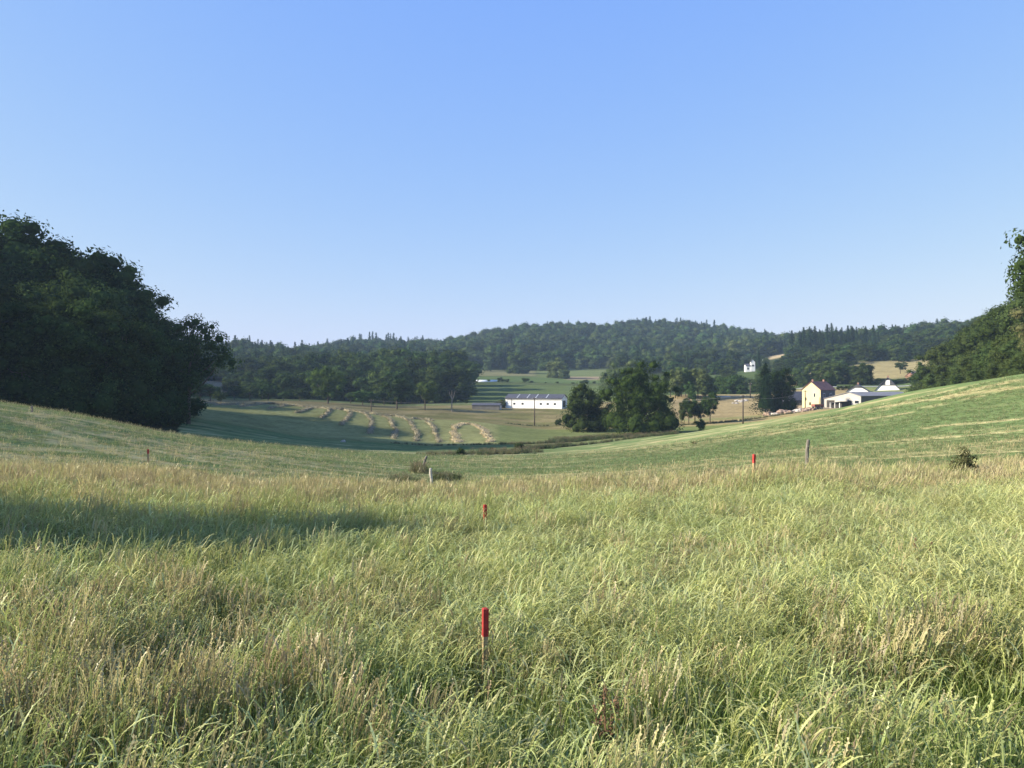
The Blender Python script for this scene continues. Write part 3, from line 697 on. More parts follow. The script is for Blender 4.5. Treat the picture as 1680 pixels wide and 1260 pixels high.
M_RUBBLE = surf_mat('pink brown rubble', (.30, .22, .17), .95, .4, 1.5, .8)
M_STONE = surf_mat('pale limestone', (.50, .46, .40), .9, .25, 2.0, .5)
M_POLE = surf_mat('tarred pole wood', (.085, .065, .05), .85, .3, 2.0, streak=(4, 4, .3))
M_WIRE = surf_mat('grey wire', (.22, .22, .22), .5, .05, 1)
M_CERAMIC = surf_mat('white insulator', (.6, .6, .58), .3, .05, 1)
M_ROAD = surf_mat('pale farm road', (.44, .42, .38), .9, .12, .3)

def at(px, Y, dz=0): 
    g = ground(px, Y); return Vector((g.x, g.y, g.z+dz))
def gable_walls(L, W, h, r, ridge=0.0, hl=None):
    hl = h if hl is None else hl         # eave height on +Y side
    m = MB(); m.prism([(-W/2,-1.2),(W/2,-1.2),(W/2,hl),(ridge,h+r if hl==h else max(h,hl)+r),(-W/2,h)], 'x', -L/2, L/2); return m
def roof(L, W, h, r, over=.35, th=.16, ridge=0.0, hl=None, lift=.03):
    hl = h if hl is None else hl; top = (h if hl == h else max(h, hl))+r
    out = []
    for sgn, he in ((-1, h), (1, hl)):
        ye = sgn*W/2; dy = ye-ridge; sl = (he-top)/dy
        yo = ye+sgn*over; zo = top+sl*(yo-ridge)
        m = MB(); m.prism([(ridge, top+lift), (yo, zo+lift), (yo, zo+lift+th), (ridge, top+lift+th)], 'x', -L/2-over, L/2+over); out.append(m)
    return out
def pane(t, x0, x1, y, z0, z1, face, frame=M_WHITE):
    """a window in the long (-Y) wall or gable (-X / +X) wall, frame proud, pane set in it"""
    d = .06
    if face == 'front':
        w = MB().box(x0-.08, x1+.08, y-d, y+.02, z0-.08, z1+.08).build('window', frame, t); MB().box(x0, x1, y-d-.02, y-d+.03, z0, z1).build('pane', M_GLASS, w)
    else:
        s = -1 if face == 'left' else 1
        w = MB().box(min(y, y+s*d)-.0, max(y, y+s*d), x0-.08, x1+.08, z0-.08, z1+.08).build('window', frame, t); MB().box(min(y+s*d, y+s*(d+.02))-.01, max(y+s*d, y+s*(d+.02)), x0, x1, z0, z1).build('pane', M_GLASS, w)

# long white barn
g = at(880, 300)
zb = (630-668.3)/F*300
t = thing('white_barn', 'long low white barn with dark roof and a row of small windows', 'barn', (g.x, g.y, zb), R(-18))
L, W, h, r = 22.6, 8.5, 3.55, 1.45
gable_walls(L, W, h, r).build('wall', M_WHITE, t)
for i, m in enumerate(roof(L, W, h, r, .3)):
    ro = m.build('roof', M_SLATE, t)
    if i == 0:
        sl = r/(W/2)
        for sx in (-6.6, -2.5, .9, 5.1):
            y0, y1 = -W/2-.2, -.25
            q = MB(); q.prism([(y0, h-sl*.2+.22), (y1, h+r-sl*.25+.22), (y1, h+r-sl*.25+.27), (y0, h-sl*.2+.27)], 'x', sx-.16, sx+.16); q.build('skylight', M_LIGHTGL, ro)
for wx in (-7.7, -4.35, 3.0, 5.75, 8.55): pane(t, wx-.32, wx+.32, -W/2, 1.2, 1.75, 'front', M_GREYWALL)
d = MB().box(L/2-.02, L/2+.06, -2.6, 1.6, .05, 2.75).build('door', M_BOARD, t); MB().box(L/2+.05, L/2+.12, -.7, -.5, 1.1, 1.3).build('handle', M_CONC, d)
MB().box(-L/2+2.45, -L/2+2.57, -W/2-.1, -W/2-.01, 0, h-.1).build('downpipe', M_GREYWALL, t)
MB().box(-L/2, L/2, -W/2-.36, -W/2-.26, h-.34, h-.2).build('gutter', M_SLATE, t)
# dark shed beside it
g = at(799, 292); t = thing('low_shed', 'low shed with dark flat roof beside the white barn', 'shed', g, R(-10))
gable_walls(10.5, 5, 1.6, .7).build('wall', M_GREYWALL, t)
for m in roof(10.5, 5, 1.6, .7, .25): m.build('roof', M_SLATE, t)
MB().box(5.26, 5.32, -1.6, 1.6, .1, 1.5).build('door', M_CONC, t)
# polytunnel
g = at(792, 503); t = thing('polytunnel', 'long white plastic polytunnel on the field boundary', 'polytunnel', g, R(4))
m = MB(); m.prism([(2*math.cos(a), 1.5*math.sin(a)-.1) for a in np.linspace(0, math.pi, 9)], 'x', -9.5, 9.5); m.build('cover', M_PLASTIC, t, True)
for x in (-9.58, 9.5): MB().box(x, x+.08, -.6, .6, -.1, 1.2).build('door', M_GREYWALL, t)

# yellow farmhouse
g = at(1343, 268); zb = (630-667)/F*268
t = thing('yellow_farmhouse', 'tall yellow farmhouse with brown red roof', 'house', (g.x, g.y, zb), R(34))
L, W, h, r = 8.4, 7.2, 5.9, 2.7
w = gable_walls(L, W, h, r); w.build('wall', M_YELLOW, t)
MB().box(-L/2+.05, L/2-.05, -W/2-.03, -W/2+.02, -1, h-.12).build('dark_side_sheet', M_GREYWALL, t)  # shade of the long wall painted as a grey sheet over the yellow
for i, m in enumerate(roof(L, W, h, r, .35)):
    ro = m.build('roof', M_TILE, t)
    if i == 0:
        for cx in (-L/2+.9, L/2-1.2): MB().box(cx-.28, cx+.28, -.3, .3, h+r-.5, h+r+.85).build('chimney', M_BRICK, ro)
pane(t, -1.6, -1.05, -L/2, 3.4, 4.7, 'left'); pane(t, 1.9, 2.4, -L/2, 2.2, 3.1, 'left', M_GREYWALL); pane(t, .2, .7, -L/2, .6, 1.5, 'left', M_GREYWALL)
for wx in (-2.3, 1.6): pane(t, wx-.5, wx+.5, -W/2-.03, 3.3, 4.6, 'front')
# dark roofed outbuilding
g = at(1300, 285); zb = (630-666)/F*285
t = thing('outbuilding', 'outbuilding with a broad grey roof beside the yellow farmhouse', 'barn', (g.x, g.y, zb), R(14))
gable_walls(12, 8, 2.2, 3.0).build('wall', M_BOARD, t)
for m in roof(12, 8, 2.2, 3.0, .3): m.build('roof', M_SLATE, t)
MB().box(-1.5, 1.5, -4.08, -3.98, 0, 2.0).build('door', M_GREYWALL, t)
MB().box(-6, 6, -4.06, -3.99, -.8, .35).build('plinth', M_CONC, t)
# long grey barn
g = at(1423, 262); zb = (630-666.5)/F*255
t = thing('long_grey_barn', 'long grey barn with pale gable end half behind the pasture hill', 'barn', (g.x, g.y, zb), R(26))
L, W = 25, 15.5
gable_walls(L, W, 3.45, 1.15, -.21*W, 2.2).build('wall', M_CREAM, t)
MB().box(-L/2+.05, L/2-.05, -W/2-.05, -W/2+.02, -1, 3.3).build('dark_side_sheet', M_GREYWALL, t)  # darker sheet over the long wall
for m in roof(L, W, 3.45, 1.15, .35, .14, -.21*W, 2.2): m.build('roof', M_SHEET, t)
for y0 in (-6.2, -3.4): pane(t, y0-.8, y0+.8, -L/2, 1.0, 2.0, 'left')
MB().box(-L/2-.07, -L/2, 2.8, 6.0, -.6, 1.9).build('door', M_BOARD, t)
# lean-to in front of it
g = at(1379, 246); zb = (630-672)/F*246
t = thing('lean_to_shed', 'small dark lean-to shed before the long grey barn', 'shed', (g.x, g.y, zb), R(24))
MB().prism([(-2, -.8), (2, -.8), (2, 2.0), (-2, 2.5)], 'x', -1.6, 2.6).build('wall', M_BOARD, t)
m = MB(); m.prism([(-2.3, 2.56), (2.3, 1.98), (2.3, 2.1), (-2.3, 2.68)], 'x', -2.6, 2.9); m.build('roof', M_SLATE, t)
for yy in (-1.9, 0, 1.9): MB().box(-2.5, -2.34, yy-.08, yy+.08, -.5, 2.25+.0).build('post', M_WHITE, t)
# two white-gabled houses
def half_hip(px, Y, base_py, W, h, r, L, label, rz, cut, small=False):
    g = at(px, Y); zb = (630-base_py)/F*Y
    t = thing('gabled_house', label, 'house', (g.x, g.y, zb), rz)
    gable_walls(L, W, h, r-.25).build('wall', M_WHITE, t)
    for m in roof(L, W, h, r, .45, .2): m.build('roof', M_SLATE, t)
    sl = r/(W/2); zc = h+r-cut; yh = cut/sl
    if small:
        k = MB(); k.prism([(-yh-1.2, zc-.75), (yh+1.2, zc-.75), (.0, h+r-.05)], 'x', -L/2-.06, -L/2-.01); k.build('slate_gable', M_SLATE, t)
        MB().box(-L/2-.12, -L/2-.05, -.75, .75, zc-.5, h+r-.9).build('gable_panel', M_WHITE, t)
    else:
        m = MB(); m.prism([(-yh-.3, zc-.15), (yh+.3, zc-.15), (0, h+r+.1)], 'x', -L/2-.5, -L/2-.02); m.build('hip', M_SLATE, t)
    MB().box(-1, -.4, -.3, .3, h+r-.4, h+r+.9).build('chimney', M_BRICK, t)
    for yy in (-W*.2, W*.2): pane(t, yy-.45, yy+.45, -L/2, h*.45, h*.45+1.2, 'left')
half_hip(1408, 300, 652, 7.5, 2.4, 2.5, 8, 'white gabled house with a small dark hip behind the grey barn', R(62), .7)
half_hip(1457, 308, 652, 9.5, 2.6, 5.2, 9, 'steep dark roofed house with a white panel high in its gable', R(62), 2.3, True)
# white hillside house
g = at(1230, 520); t = thing('white_house', 'white house high on the slope beneath a pointed spruce', 'house', (g.x, g.y, g.z+.3), R(-4))
gable_walls(6.2, 5, 3.6, 1.3).build('wall', M_WHITE, t)
for m in roof(6.2, 5, 3.6, 1.3, .3): m.build('roof', M_SLATE, t)
m = MB(); m.prism([(.2, 0), (2.9, 0), (2.9, 6.2), (1.55, 7.6), (.2, 6.2)], 'y', -2.7, 0); m.build('front_gable', M_WHITE, t)
m = MB(); m.prism([(-.1, 6.1), (1.55, 7.8), (3.2, 6.1), (3.2, 6.25), (1.55, 7.98), (-.1, 6.25)], 'y', -2.9, 0.2); m.build('gable_roof', M_SLATE, t)
pane(t, -2.2, -1.2, -2.5, 1.2, 2.4, 'front', M_GREYWALL); pane(t, 1.0, 2.1, -2.7, 3.3, 4.3, 'front', M_GREYWALL)
# house among the trees above it, and one at the wood
g = at(1253, 575); t = thing('white_cottage', 'small white cottage gable showing among the dark hillside trees', 'house', g, R(60))
gable_walls(3, 1.9, 4.9, .9).build('wall', M_WHITE, t)
for m in roof(3, 1.9, 4.9, .9, .25): m.build('roof', M_SLATE, t)
pane(t, -.3, .3, -1.5, 2.2, 3.1, 'left')
g = at(1499, 372); t = thing('red_cottage', 'cottage with reddish roof and white chimney at the edge of the wood', 'house', g, R(30))
gable_walls(6, 4.5, 2.4, 1.8).build('wall', M_BRICK, t)
for m in roof(6, 4.5, 2.4, 1.8, .3): m.build('roof', M_TILE, t)
MB().box(-2.6, -1.9, -.35, .35, 3.6, 5.2).build('chimney', M_WHITE, t)
pane(t, -.5, .5, -3, .8, 1.9, 'left')

# pale roads as sheets on the land
def strip(name, pts, w, mat, lift=.06):
    P = [Vector((gx(a, b), b, 0)) for a, b in pts]; V, Fc = [], []
    path = []
    for a, b in zip(P[:-1], P[1:]):
        n = max(2, int((b-a).length/2.5))
        for i in range(n): path.append(a.lerp(b, i/n))
    path.append(P[-1])
    for i, p in enumerate(path):
        d = (path[min(i+1, len(path)-1)]-path[max(i-1, 0)]).normalized(); s = Vector((-d.y, d.x, 0))
        for q in (-w/2, w/2): V.append((p.x+s.x*q, p.y+s.y*q, float(H(p.x+s.x*q, p.y+s.y*q)[0])+lift))
        for q in (-w/2, w/2): V.append((p.x+s.x*q, p.y+s.y*q, V[-2][2]-.8))
    for i in range(len(path)-1):
        a = 4*i; b = a+4; Fc += [(a, a+1, b+1, b), (a, b, b+2, a+2), (a+1, a+3, b+3, b+1)]
    return tag(link(name, mesh(name, V, Fc, mat)), kind='structure')
strip('road', [(1305, 338), (1400, 342), (1500, 346), (1560, 352)], 5.5, M_ROAD, .12)
strip('farm_track', [(1158, 305), (1180, 306), (1198, 306)], 2.2, M_CONC, .12)

# utility poles and wires
poles = []
def pole(px, Y, top, label):
    g = ground(px, Y); hg = (630-top)/F*Y-g.z
    t = thing('utility_pole', label, 'pole', g, R(20), 'wooden utility poles')
    m = MB(); m.tube([(0,0,-.6),(0,0,hg*.5),(0,0,hg)], [.19,.17,.13], 8); m.build('shaft', M_POLE, t, True)
    a = MB().box(-.75, .75, -.06, .06, hg-.5, hg-.36).build('crossarm', M_POLE, t)
    for sx in (-.65, .65):
        m = MB(); m.tube([(sx,0,hg-.36),(sx,0,hg-.25),(sx,0,hg-.16)], [.05,.07,.04], 6); m.build('insulator', M_CERAMIC, a)
    poles.append((g, hg)); return t
pole(609, 252, 655, 'short wooden utility pole before the dense wood')
pole(877, 234, 652, 'wooden utility pole standing before the white barn')
pole(1219, 200, 648, 'wooden utility pole on the pasture before the brown paddock')
pole(1321, 262, 640, 'wooden utility pole beside the yellow farmhouse')
pole(1231, 300, 628, 'slim utility pole behind the brown paddock')
for (a, ha), (b, hb), txt in ((poles[0], poles[1], 'thin wire strung over the brown meadow to the barn pole'), (poles[1], poles[2], 'thin wire strung past the great oak between two poles'), (poles[2], poles[3], 'thin wire running from the pasture pole to the farmhouse')):
    m = MB()
    for sx in (-.65, .65):
        ca, sa = math.cos(R(20))*sx, math.sin(R(20))*sx
        A = Vector((a.x+ca, a.y+sa, a.z+ha-.17)); B = Vector((b.x+ca, b.y+sa, b.z+hb-.17)); n = 14
        pts_ = [A.lerp(B, i/n)-Vector((0, 0, 1.6*4*(i/n)*(1-i/n))) for i in range(n+1)]
        m.tube(pts_, .011, 4)
    tag(m.build('overhead_wire', M_WIRE), txt, 'wire')

# farm yard bits
def lump(name, px, Y, rx, ry, rz, mat, label, cat, group=None, seed=0, z=0):
    g = ground(px, Y); v, f = ico(3)
    n = .25+1.5*fbm(v[:, 0]*2.8+seed, v[:, 1]*2.8+v[:, 2]*3.1, seed+5)[:, None]
    v = v*n*np.array((rx, ry, rz))
    return tag(link(name, mesh(name, v, f, mat), None, (g.x, g.y, g.z+z)), label, cat, group)
for k, (px, Y, rx, rz_) in enumerate(((1262,240,1.5,.9),(1272,238,1.2,.7),(1283,241,2.0,1.2),(1296,239,1.5,.8),(1308,240,2.0,1.0),(1318,239,1.3,.8),(1328,240,1.8,.9))):
    lump('rubble_heap', px, Y, rx, 1.6, rz_, (M_RUBBLE, M_STONE, M_RUBBLE)[k % 3], 'low heap of rubble and stone along the farm yard edge', 'rubble heap', 'rubble heaps by the yard', k)
for k, (px, Y) in enumerate(((1210,290),(1216,288),(1222,291),(1206,284))):
    lump('pale_slab', px, Y, 1.3, .8, .5, M_STONE, 'pale stone slab lying on the brown paddock slope', 'stone', 'pale slabs on the paddock', 20+k)
lump('pale_boulder', 563, 152, .5, .35, .28, M_STONE, 'pale boulder lying in the shadow on the hay field', 'boulder', None, 33, .1)

def wheel(t, x, y, z, r_, w_):
    m = MB(); m.tube([(x, y-w_/2, z), (x, y+w_/2, z)], r_, 14); wh = m.build('wheel', M_TYRE, t)
    m = MB(); m.tube([(x, y-w_/2-.02, z), (x, y+w_/2+.02, z)], r_*.5, 10); m.build('rim', M_CONC, wh)
g = ground(1341, 243); zb = (630-674)/F*243
t = thing('farm_trailer', 'faded red farm trailer parked in the yard by the farmhouse', 'trailer', (g.x, g.y, max(zb, g.z)), R(10))
MB().box(-1.5, 1.5, -1.0, 1.0, .75, .9).build('bed', M_BOARD, t)
for nm, b in (('side', (-1.5, 1.5, -1.0, -.93)), ('side', (-1.5, 1.5, .93, 1.0)), ('end_board', (-1.5, -1.43, -.93, .93)), ('end_board', (1.43, 1.5, -.93, .93))): MB().box(*b, .905, 1.6).build(nm, M_RED, t)
for x in (-.9, .9):
    for y in (-.85, .85): wheel(t, x, y, .42, .42, .24)
MB().box(1.5, 2.6, -.06, .06, .6, .72).build('drawbar', M_RED, t)
g = ground(1274, 268); 
t = thing('white_van', 'white van parked behind the large spruce', 'van', (g.x, g.y, g.z), R(15))
m = MB(); m.prism([(-2.4,.35),(2.4,.35),(2.45,1.0),(1.5,1.25),(1.0,2.0),(.8,2.1),(-2.35,2.1),(-2.45,1.9)], 'y', -.95, .95); m.build('body', M_PAINT, t)
m = MB(); m.prism([(1.52,1.26),(1.04,1.98),(1.07,2.0),(1.56,1.28)], 'y', -.85, .85); m.build('windscreen', M_GLASS, t)
for y in (-.97, .955): MB().box(.2, .95, y, y+.015, 1.3, 1.85).build('side_window', M_GLASS, t)
for x in (-1.5, 1.5):
    for y in (-.85, .85): wheel(t, x, y, .36, .36, .24)
g = ground(1290, 262)
t = thing('open_carport', 'open shelter with pale roof beside the dark outbuilding', 'shelter', (g.x, g.y, g.z), R(-10))
m = MB(); m.prism([(-1.7, 2.5), (1.7, 3.1), (1.7, 3.2), (-1.7, 2.6)], 'x', -2.2, 2.2); m.build('roof', M_PAINT, t)
for x in (-2, 2):
    for y in (-1.5, 1.5): MB().box(x-.07, x+.07, y-.07, y+.07, -.5, 2.52+.176*(y+1.7)).build('post', M_BOARD, t)

# ------------------------------------------------------------------ hay windrows
def hay_mat(name, col):
    return surf_mat(name, col, .95, .45, 5.0, 1.0)
M_HAY = hay_mat('dry hay', (.275, .245, .155)); M_HAYL = hay_mat('golden hay', (.44, .36, .20))
def windrow(pts, w, hgt, mat, label, seed, group='hay windrows'):
    P = [Vector((gx(a, b), b, 0)) for a, b in pts]; path = []
    for i in range(len(P)-1):                      # Catmull-Rom through the surveyed points
        p0, p1, p2, p3 = P[max(i-1, 0)], P[i], P[i+1], P[min(i+2, len(P)-1)]
        n = max(3, int((p2-p1).length/.42))
        for k in range(n):
            t = k/n; path.append(.5*((2*p1)+(p2-p0)*t+(2*p0-5*p1+4*p2-p3)*t*t+(3*p1-p0-3*p2+p3)*t**3))
    path.append(P[-1]); r = random.Random(seed); V, Fc = [], []; ns = 9
    o = path[0]; zo = float(H(o.x, o.y)[0]); xs = []
    for i, p in enumerate(path):
        d = (path[min(i+1, len(path)-1)]-path[max(i-1, 0)]).normalized(); s = Vector((-d.y, d.x, 0))
        e = min(1, i/2, (len(path)-1-i)/2)
        gap = 1-.55*float(sstep(.66, .8, vnoise(i*.16, seed*7.7, 12))); ww = gap*w*(.8+.4*float(vnoise(i*.35, seed*3.1, 2)))*(.35+.65*e); hh = gap*hgt*(.6+.8*float(vnoise(i*.5, seed*1.7, 4)))*(.2+.8*e)
        off = (float(vnoise(i*.22, seed, 8))-.5)*.7
        for j in range(ns):
            a = math.pi*j/(ns-1); jj = r.uniform(.55, 1.4)
            q = p+s*(off+math.cos(a)*ww*.5*jj); xs.append((q.x, q.y, math.sin(a)*hh*jj))
    xs = np.array(xs); zz = H(xs[:, 0], xs[:, 1])+xs[:, 2]-.06
    V = np.stack([xs[:, 0]-o.x, xs[:, 1]-o.y, zz-zo], -1)
    for i in range(len(path)-1):
        for j in range(ns-1): Fc.append((i*ns+j, i*ns+j+1, (i+1)*ns+j+1, (i+1)*ns+j))
    # loose stalks lying over the row
    b0 = len(V); st = []; nst = len(path)*26
    for k in range(nst):
        q = V[r.randrange(b0)]; a = r.uniform(0, 6.28); l = r.uniform(.25, .75); up = r.uniform(-.15, .38)
        dx, dy = math.cos(a)*l, math.sin(a)*l; c = Vector(q)+Vector((r.gauss(0, .22), r.gauss(0, .22), .02))
        st += [(c.x-dx*.5, c.y-dy*.5, c.z), (c.x+dx*.5, c.y+dy*.5, c.z+up), (c.x+dx*.5-dy*.12, c.y+dy*.5+dx*.12, c.z+up+.03)]
        Fc.append((b0+3*k, b0+3*k+1, b0+3*k+2))
    V = np.concatenate([V, np.array(st)])
    return tag(link('hay_windrow', mesh('hay_windrow', V, Fc, mat), None, (o.x, o.y, zo)), label, 'windrow', group)
rows = [  # lower end, knee, crest, then over the top to the next
    [(804,165),(800,176),(786,192),(766,197),(750,192),(744,182),(747,172),(752,165)],
    [(722,165),(716,176),(708,190),(700,196)], [(712,199),(690,201),(672,200)],
    [(684,166),(682,177),(673,192),(660,199),(640,201),(622,200)],
    [(646,166),(648,178),(640,192),(630,198)], [(622,201),(603,202),(590,201)],
    [(606,170),(610,182),(606,194),(596,200),(575,203),(556,202)],
    [(560,178),(572,190),(574,198),(562,203),(546,204)],
    [(527,186),(540,195),(540,202),(520,205)],
    [(486,190),(508,200),(505,206)], [(440,192),(468,202),(466,207)], [(395,194),(428,203),(430,208)], [(352,196),(388,205),(392,209)], [(322,200),(350,206),(352,210)],
    [(330,208.5),(400,208.5),(470,207)], [(440,207.5),(510,206.5),(545,205)]]
ORD = ('first', 'second', 'third', 'fourth', 'fifth', 'sixth', 'seventh', 'eighth', 'ninth', 'tenth', 'eleventh'); nrun = 0
for k, p in enumerate(rows):
    lab = 'golden hay windrow arching round the end of the hay field' if k == 0 else ('long hay windrow lying along the crest of the mown field' if k in (2, 5, 14, 15) else '%s hay windrow down the mown slope counted from the golden arch' % ORD[nrun]); nrun += k not in (0, 2, 5, 14, 15)
    windrow(p, 1.7 if k == 0 else .85, .32 if k == 0 else .42, M_HAYL if k == 0 else M_HAY, lab, k)

# ------------------------------------------------------------------ stakes, posts, weeds
M_REDP = surf_mat('red stake paint', (.38, .042, .036), .85, .45, 60, .5, streak=(1, 1, .2))
M_STAKE = surf_mat('raw stake wood', (.36, .27, .15), .85, .25, 20, streak=(3, 3, .3))
M_POST = surf_mat('grey fence post', (.17, .155, .13), .95, .45, 9, .5, streak=(3, 3, .25))
M_POSTPALE = surf_mat('pale fence post', (.45, .42, .36), .95, .3, 9, .4, streak=(3, 3, .25))
def stake(px, Y, top, w, red, label, rz, lean=0.0):
    g = ground(px, Y); hg = (630-top)/F*Y-g.z
    t = thing('survey_stake', label, 'stake', g, rz, 'red topped survey stakes'); t.rotation_euler = (lean, lean*.6, rz)
    MB().box(-w/2, w/2, -w/2, w/2, -.3, hg-red).build('shaft', M_STAKE, t)
    m = MB(); e = w/2+.0015; c = .006; hh = hg
    m.prism([(-e,-e),(e,-e),(e,e),(-e,e)], 'z', hg-red, hh-c)
    b = len(m.v); f_ = e-c; m.v += [(-f_,-f_,hh),(f_,-f_,hh),(f_,f_,hh),(-f_,f_,hh)]
    m.f = m.f[:1]+m.f[2:]; m.f += [(b,b+1,b+2,b+3)]+[(4+i, 4+(i+1)%4, b+(i+1)%4, b+i) for i in range(4)]
    m.build('painted_top', M_REDP, t); return t
stake(795, 5.2, 997, .035, .19, 'red topped square stake rising from the thick green grass', R(19), .008)
stake(797, 10.6, 828, .038, .20, 'red topped square stake half sunk among pale seed heads', R(22), -.015)
stake(1235, 14.8, 745, .042, .17, 'red topped stake near the grey fence post at the meadow edge', R(25), .02)
stake(243, 43, 737, .09, .25, 'thin stake with dull red tip on the mown pasture', R(10), 0)
def post(px, Y, top, r0, label, lean, mat, base_py=None):
    g = ground(px, Y); hg = (630-top)/F*Y-g.z
    t = thing('fence_post', label, 'post', g, R(random.uniform(0, 90)), 'old fence posts'); t.rotation_euler = (0, lean, 0)
    m = MB(); hh = hg
    m.tube([(0,0,-.4),(.01,0,0),(.02,.01,hh*.35),(-.01,.0,hh*.7),(.015,.0,hh*.97),(.02,0,hh)], [r0*1.05,r0*1.05,r0*.95,r0,r0*.9,r0*.55], 9)
    m.build('shaft', mat, t); 
    for z in (.45, .8):
        if z < hh: MB().box(-.012, .012, -r0-.03, -r0+.01, hh*z-.02, hh*z+.02).build('staple', M_WIRE, t)
    return t
post(1322, 33, 721, .075, 'tall weathered grey fence post leaning at the meadow edge', R(4), M_POST)
post(708, 45, 768, .085, 'short pale fence post beside dark rushes', R(-4), M_POSTPALE)
post(692, 62, 747, .11, 'dark fence post leaning hard over the rush clumps', R(17), M_POST)
post(52, 66, 666, .10, 'small post on the crest of the mown slope', 0, M_POST)

# ------------------------------------------------------------------ grass plants
def tuft(name, seed, nb, nc, bh, chh, rad, cols, bw=.0046, cw=.0027, head=(.09, .15), nod=(.2, 1.1), lean=(.15, .7), wind=(0.12, 0.0), hw=.010, seg=4):
    r = random.Random(seed); V, Fc, Cc = [], [], []
    base, tip, stem, hcol, hcol2 = cols
    def strip(path, widths, side, colr):
        b = len(V)
        for p, w, c in zip(path, widths, colr):
            V.append(tuple(p-side*w*.5)); V.append(tuple(p+side*w*.5)); Cc.extend([(*c, 1), (*c, 1)])
        for i in range(len(path)-1): Fc.append((b+2*i, b+2*i+1, b+2*i+3, b+2*i+2))
    def mix(a, b, t): return tuple(x*(1-t)+y*t for x, y in zip(a, b))
    for k in range(nb):
        a = r.uniform(0, 6.283); q = rad*math.sqrt(r.random()); az = r.uniform(0, 6.283); o = Vector((math.cos(a)*q, math.sin(a)*q, -.03))
        h = bh*r.uniform(.45, 1.1); ln = r.uniform(*lean)*h; d = Vector((math.cos(az)*ln+wind[0]*h, math.sin(az)*ln+wind[1]*h, 0))
        side = Vector((-math.sin(az+r.uniform(-.6, .6)), math.cos(az+r.uniform(-.6, .6)), 0)); cv = r.uniform(.75, 1.25); dry = r.random() < .12
        path, ws, cl = [], [], []
        for i in range(seg+1):
            t = i/seg; path.append(o+d*t**1.9+Vector((0, 0, h*(t-.28*t*t*r.uniform(.4, 1.3)*ln/h))))
            ws.append(bw*cv*(1-t)**.6*(.6+.4*min(1, t*5))+.0006); cl.append(mix(base, hcol2 if dry else tip, t**.8))
        strip(path, ws, side, cl)
    for k in range(nc):
        a = r.uniform(0, 6.283); q = rad*math.sqrt(r.random()); az = r.gauss(0, 1.1) if r.random() < .75 else r.uniform(0, 6.283); o = Vector((math.cos(a)*q, math.sin(a)*q, -.03))
        h = chh*r.uniform(.72, 1.12); nd = r.uniform(*nod); dirv = Vector((math.cos(az), math.sin(az), 0))
        hl = r.uniform(*head); L = h; path = []; p = o.copy(); ang = r.uniform(0, .14); N = 9; stp = L/N
        for i in range(N+1):
            path.append(p.copy()); t = i/N
            ang2 = ang+nd*max(0, (t-.45)/.55)**1.6
            p = p+(dirv*math.sin(ang2)+Vector((0, 0, math.cos(ang2))))*stp
        side = Vector((-math.sin(az), math.cos(az), 0)) if r.random() < .6 else Vector((math.cos(az), math.sin(az), 0))
        ns = N-2
        strip(path[:ns+1], [cw]*(ns+1), side, [mix(base, stem, min(1, i/ns*1.3)) for i in range(ns+1)])
        # head: spindle of two crossed strips with spikelets standing off it
        hp = []; p = path[ns].copy(); a2 = ang+nd*max(0, (ns/N-.45)/.55)**1.6; M = 5
        for i in range(M+1):
            hp.append(p.copy()); t = i/M; aa = a2+nd*.9*t*t+nd*.25*t
            p = p+(dirv*math.sin(aa)+Vector((0, 0, math.cos(aa))))*(hl/M)
        hc = mix(hcol, hcol2, r.random()); wv = hw*r.uniform(.6, 1.2)
        prof = [.25, .8, 1, .9, .6, .12]
        strip(hp, [wv*x for x in prof], side, [hc]*6)
        s2 = side.cross(Vector((0, 0, 1))); s2 = (s2 if s2.length > .1 else Vector((1, 0, 0))).normalized()
        strip(hp, [wv*.8*x for x in prof], s2*.7+Vector((0, 0, .5)), [hc]*6)
        for i in range(1, 6):
            b = len(V); c = hp[i]; sd = side*(1 if i % 2 else -1); d2 = (hp[i]-hp[i-1]).normalized()
            V += [tuple(c-d2*.004), tuple(c+sd*wv*1.0+d2*.010), tuple(c+d2*.014)]; Cc += [(*hc, 1)]*3; Fc.append((b, b+1, b+2))
    return mesh(name, V, Fc, M_GRASS, False, {'col': ('FLOAT_COLOR', np.array(Cc))})
G0, G1 = (.088, .142, .026), (.148, .228, .040)
ST, H1, H2 = (.225, .295, .070), (.385, .44, .155), (.48, .49, .20)
D0, D1 = (.135, .15, .052), (.225, .235, .080)
DS, DH1, DH2 = (.35, .33, .14), (.53, .475, .25), (.44, .385, .205)
LUSH = (G0, G1, ST, H1, H2); LEAFY = ((.080, .130, .024), (.112, .175, .032), ST, H1, H1); DRY = (D0, D1, DS, DH1, DH2)
kinds = []
for i in range(5): kinds.append(tuft('lush', 400+i, 95, 32, .48, .72, .17, LUSH, nod=(.4, 2.1), wind=(.05, 0), lean=(.06, .42), head=(.10, .17), bw=.0033, cw=.0021, hw=.0068))              # 0-4 lush with nodding heads
for i in range(3): kinds.append(tuft('leafy', 410+i, 115, 4, .46, .58, .18, LEAFY, bw=.0044, lean=(.12, .7), wind=(.05, 0)))   # 5-7 leafy, few heads
for i in range(4): kinds.append(tuft('dry', 420+i, 44, 32, .42, .74, .17, DRY, bw=.004, cw=.0024, lean=(.08, .5), nod=(.0, .7), head=(.07, .13), hw=.011))     # 8-11 straw, upright
for i in range(2): kinds.append(tuft('spike', 430+i, 40, 9, .48, .84, .16, LUSH, nod=(.0, .35), head=(.06, .10), hw=.010))  # 12-13 upright spikes
SWEPT = ((.105, .155, .034), (.195, .27, .058), (.30, .35, .105), (.50, .545, .215), (.57, .58, .265))
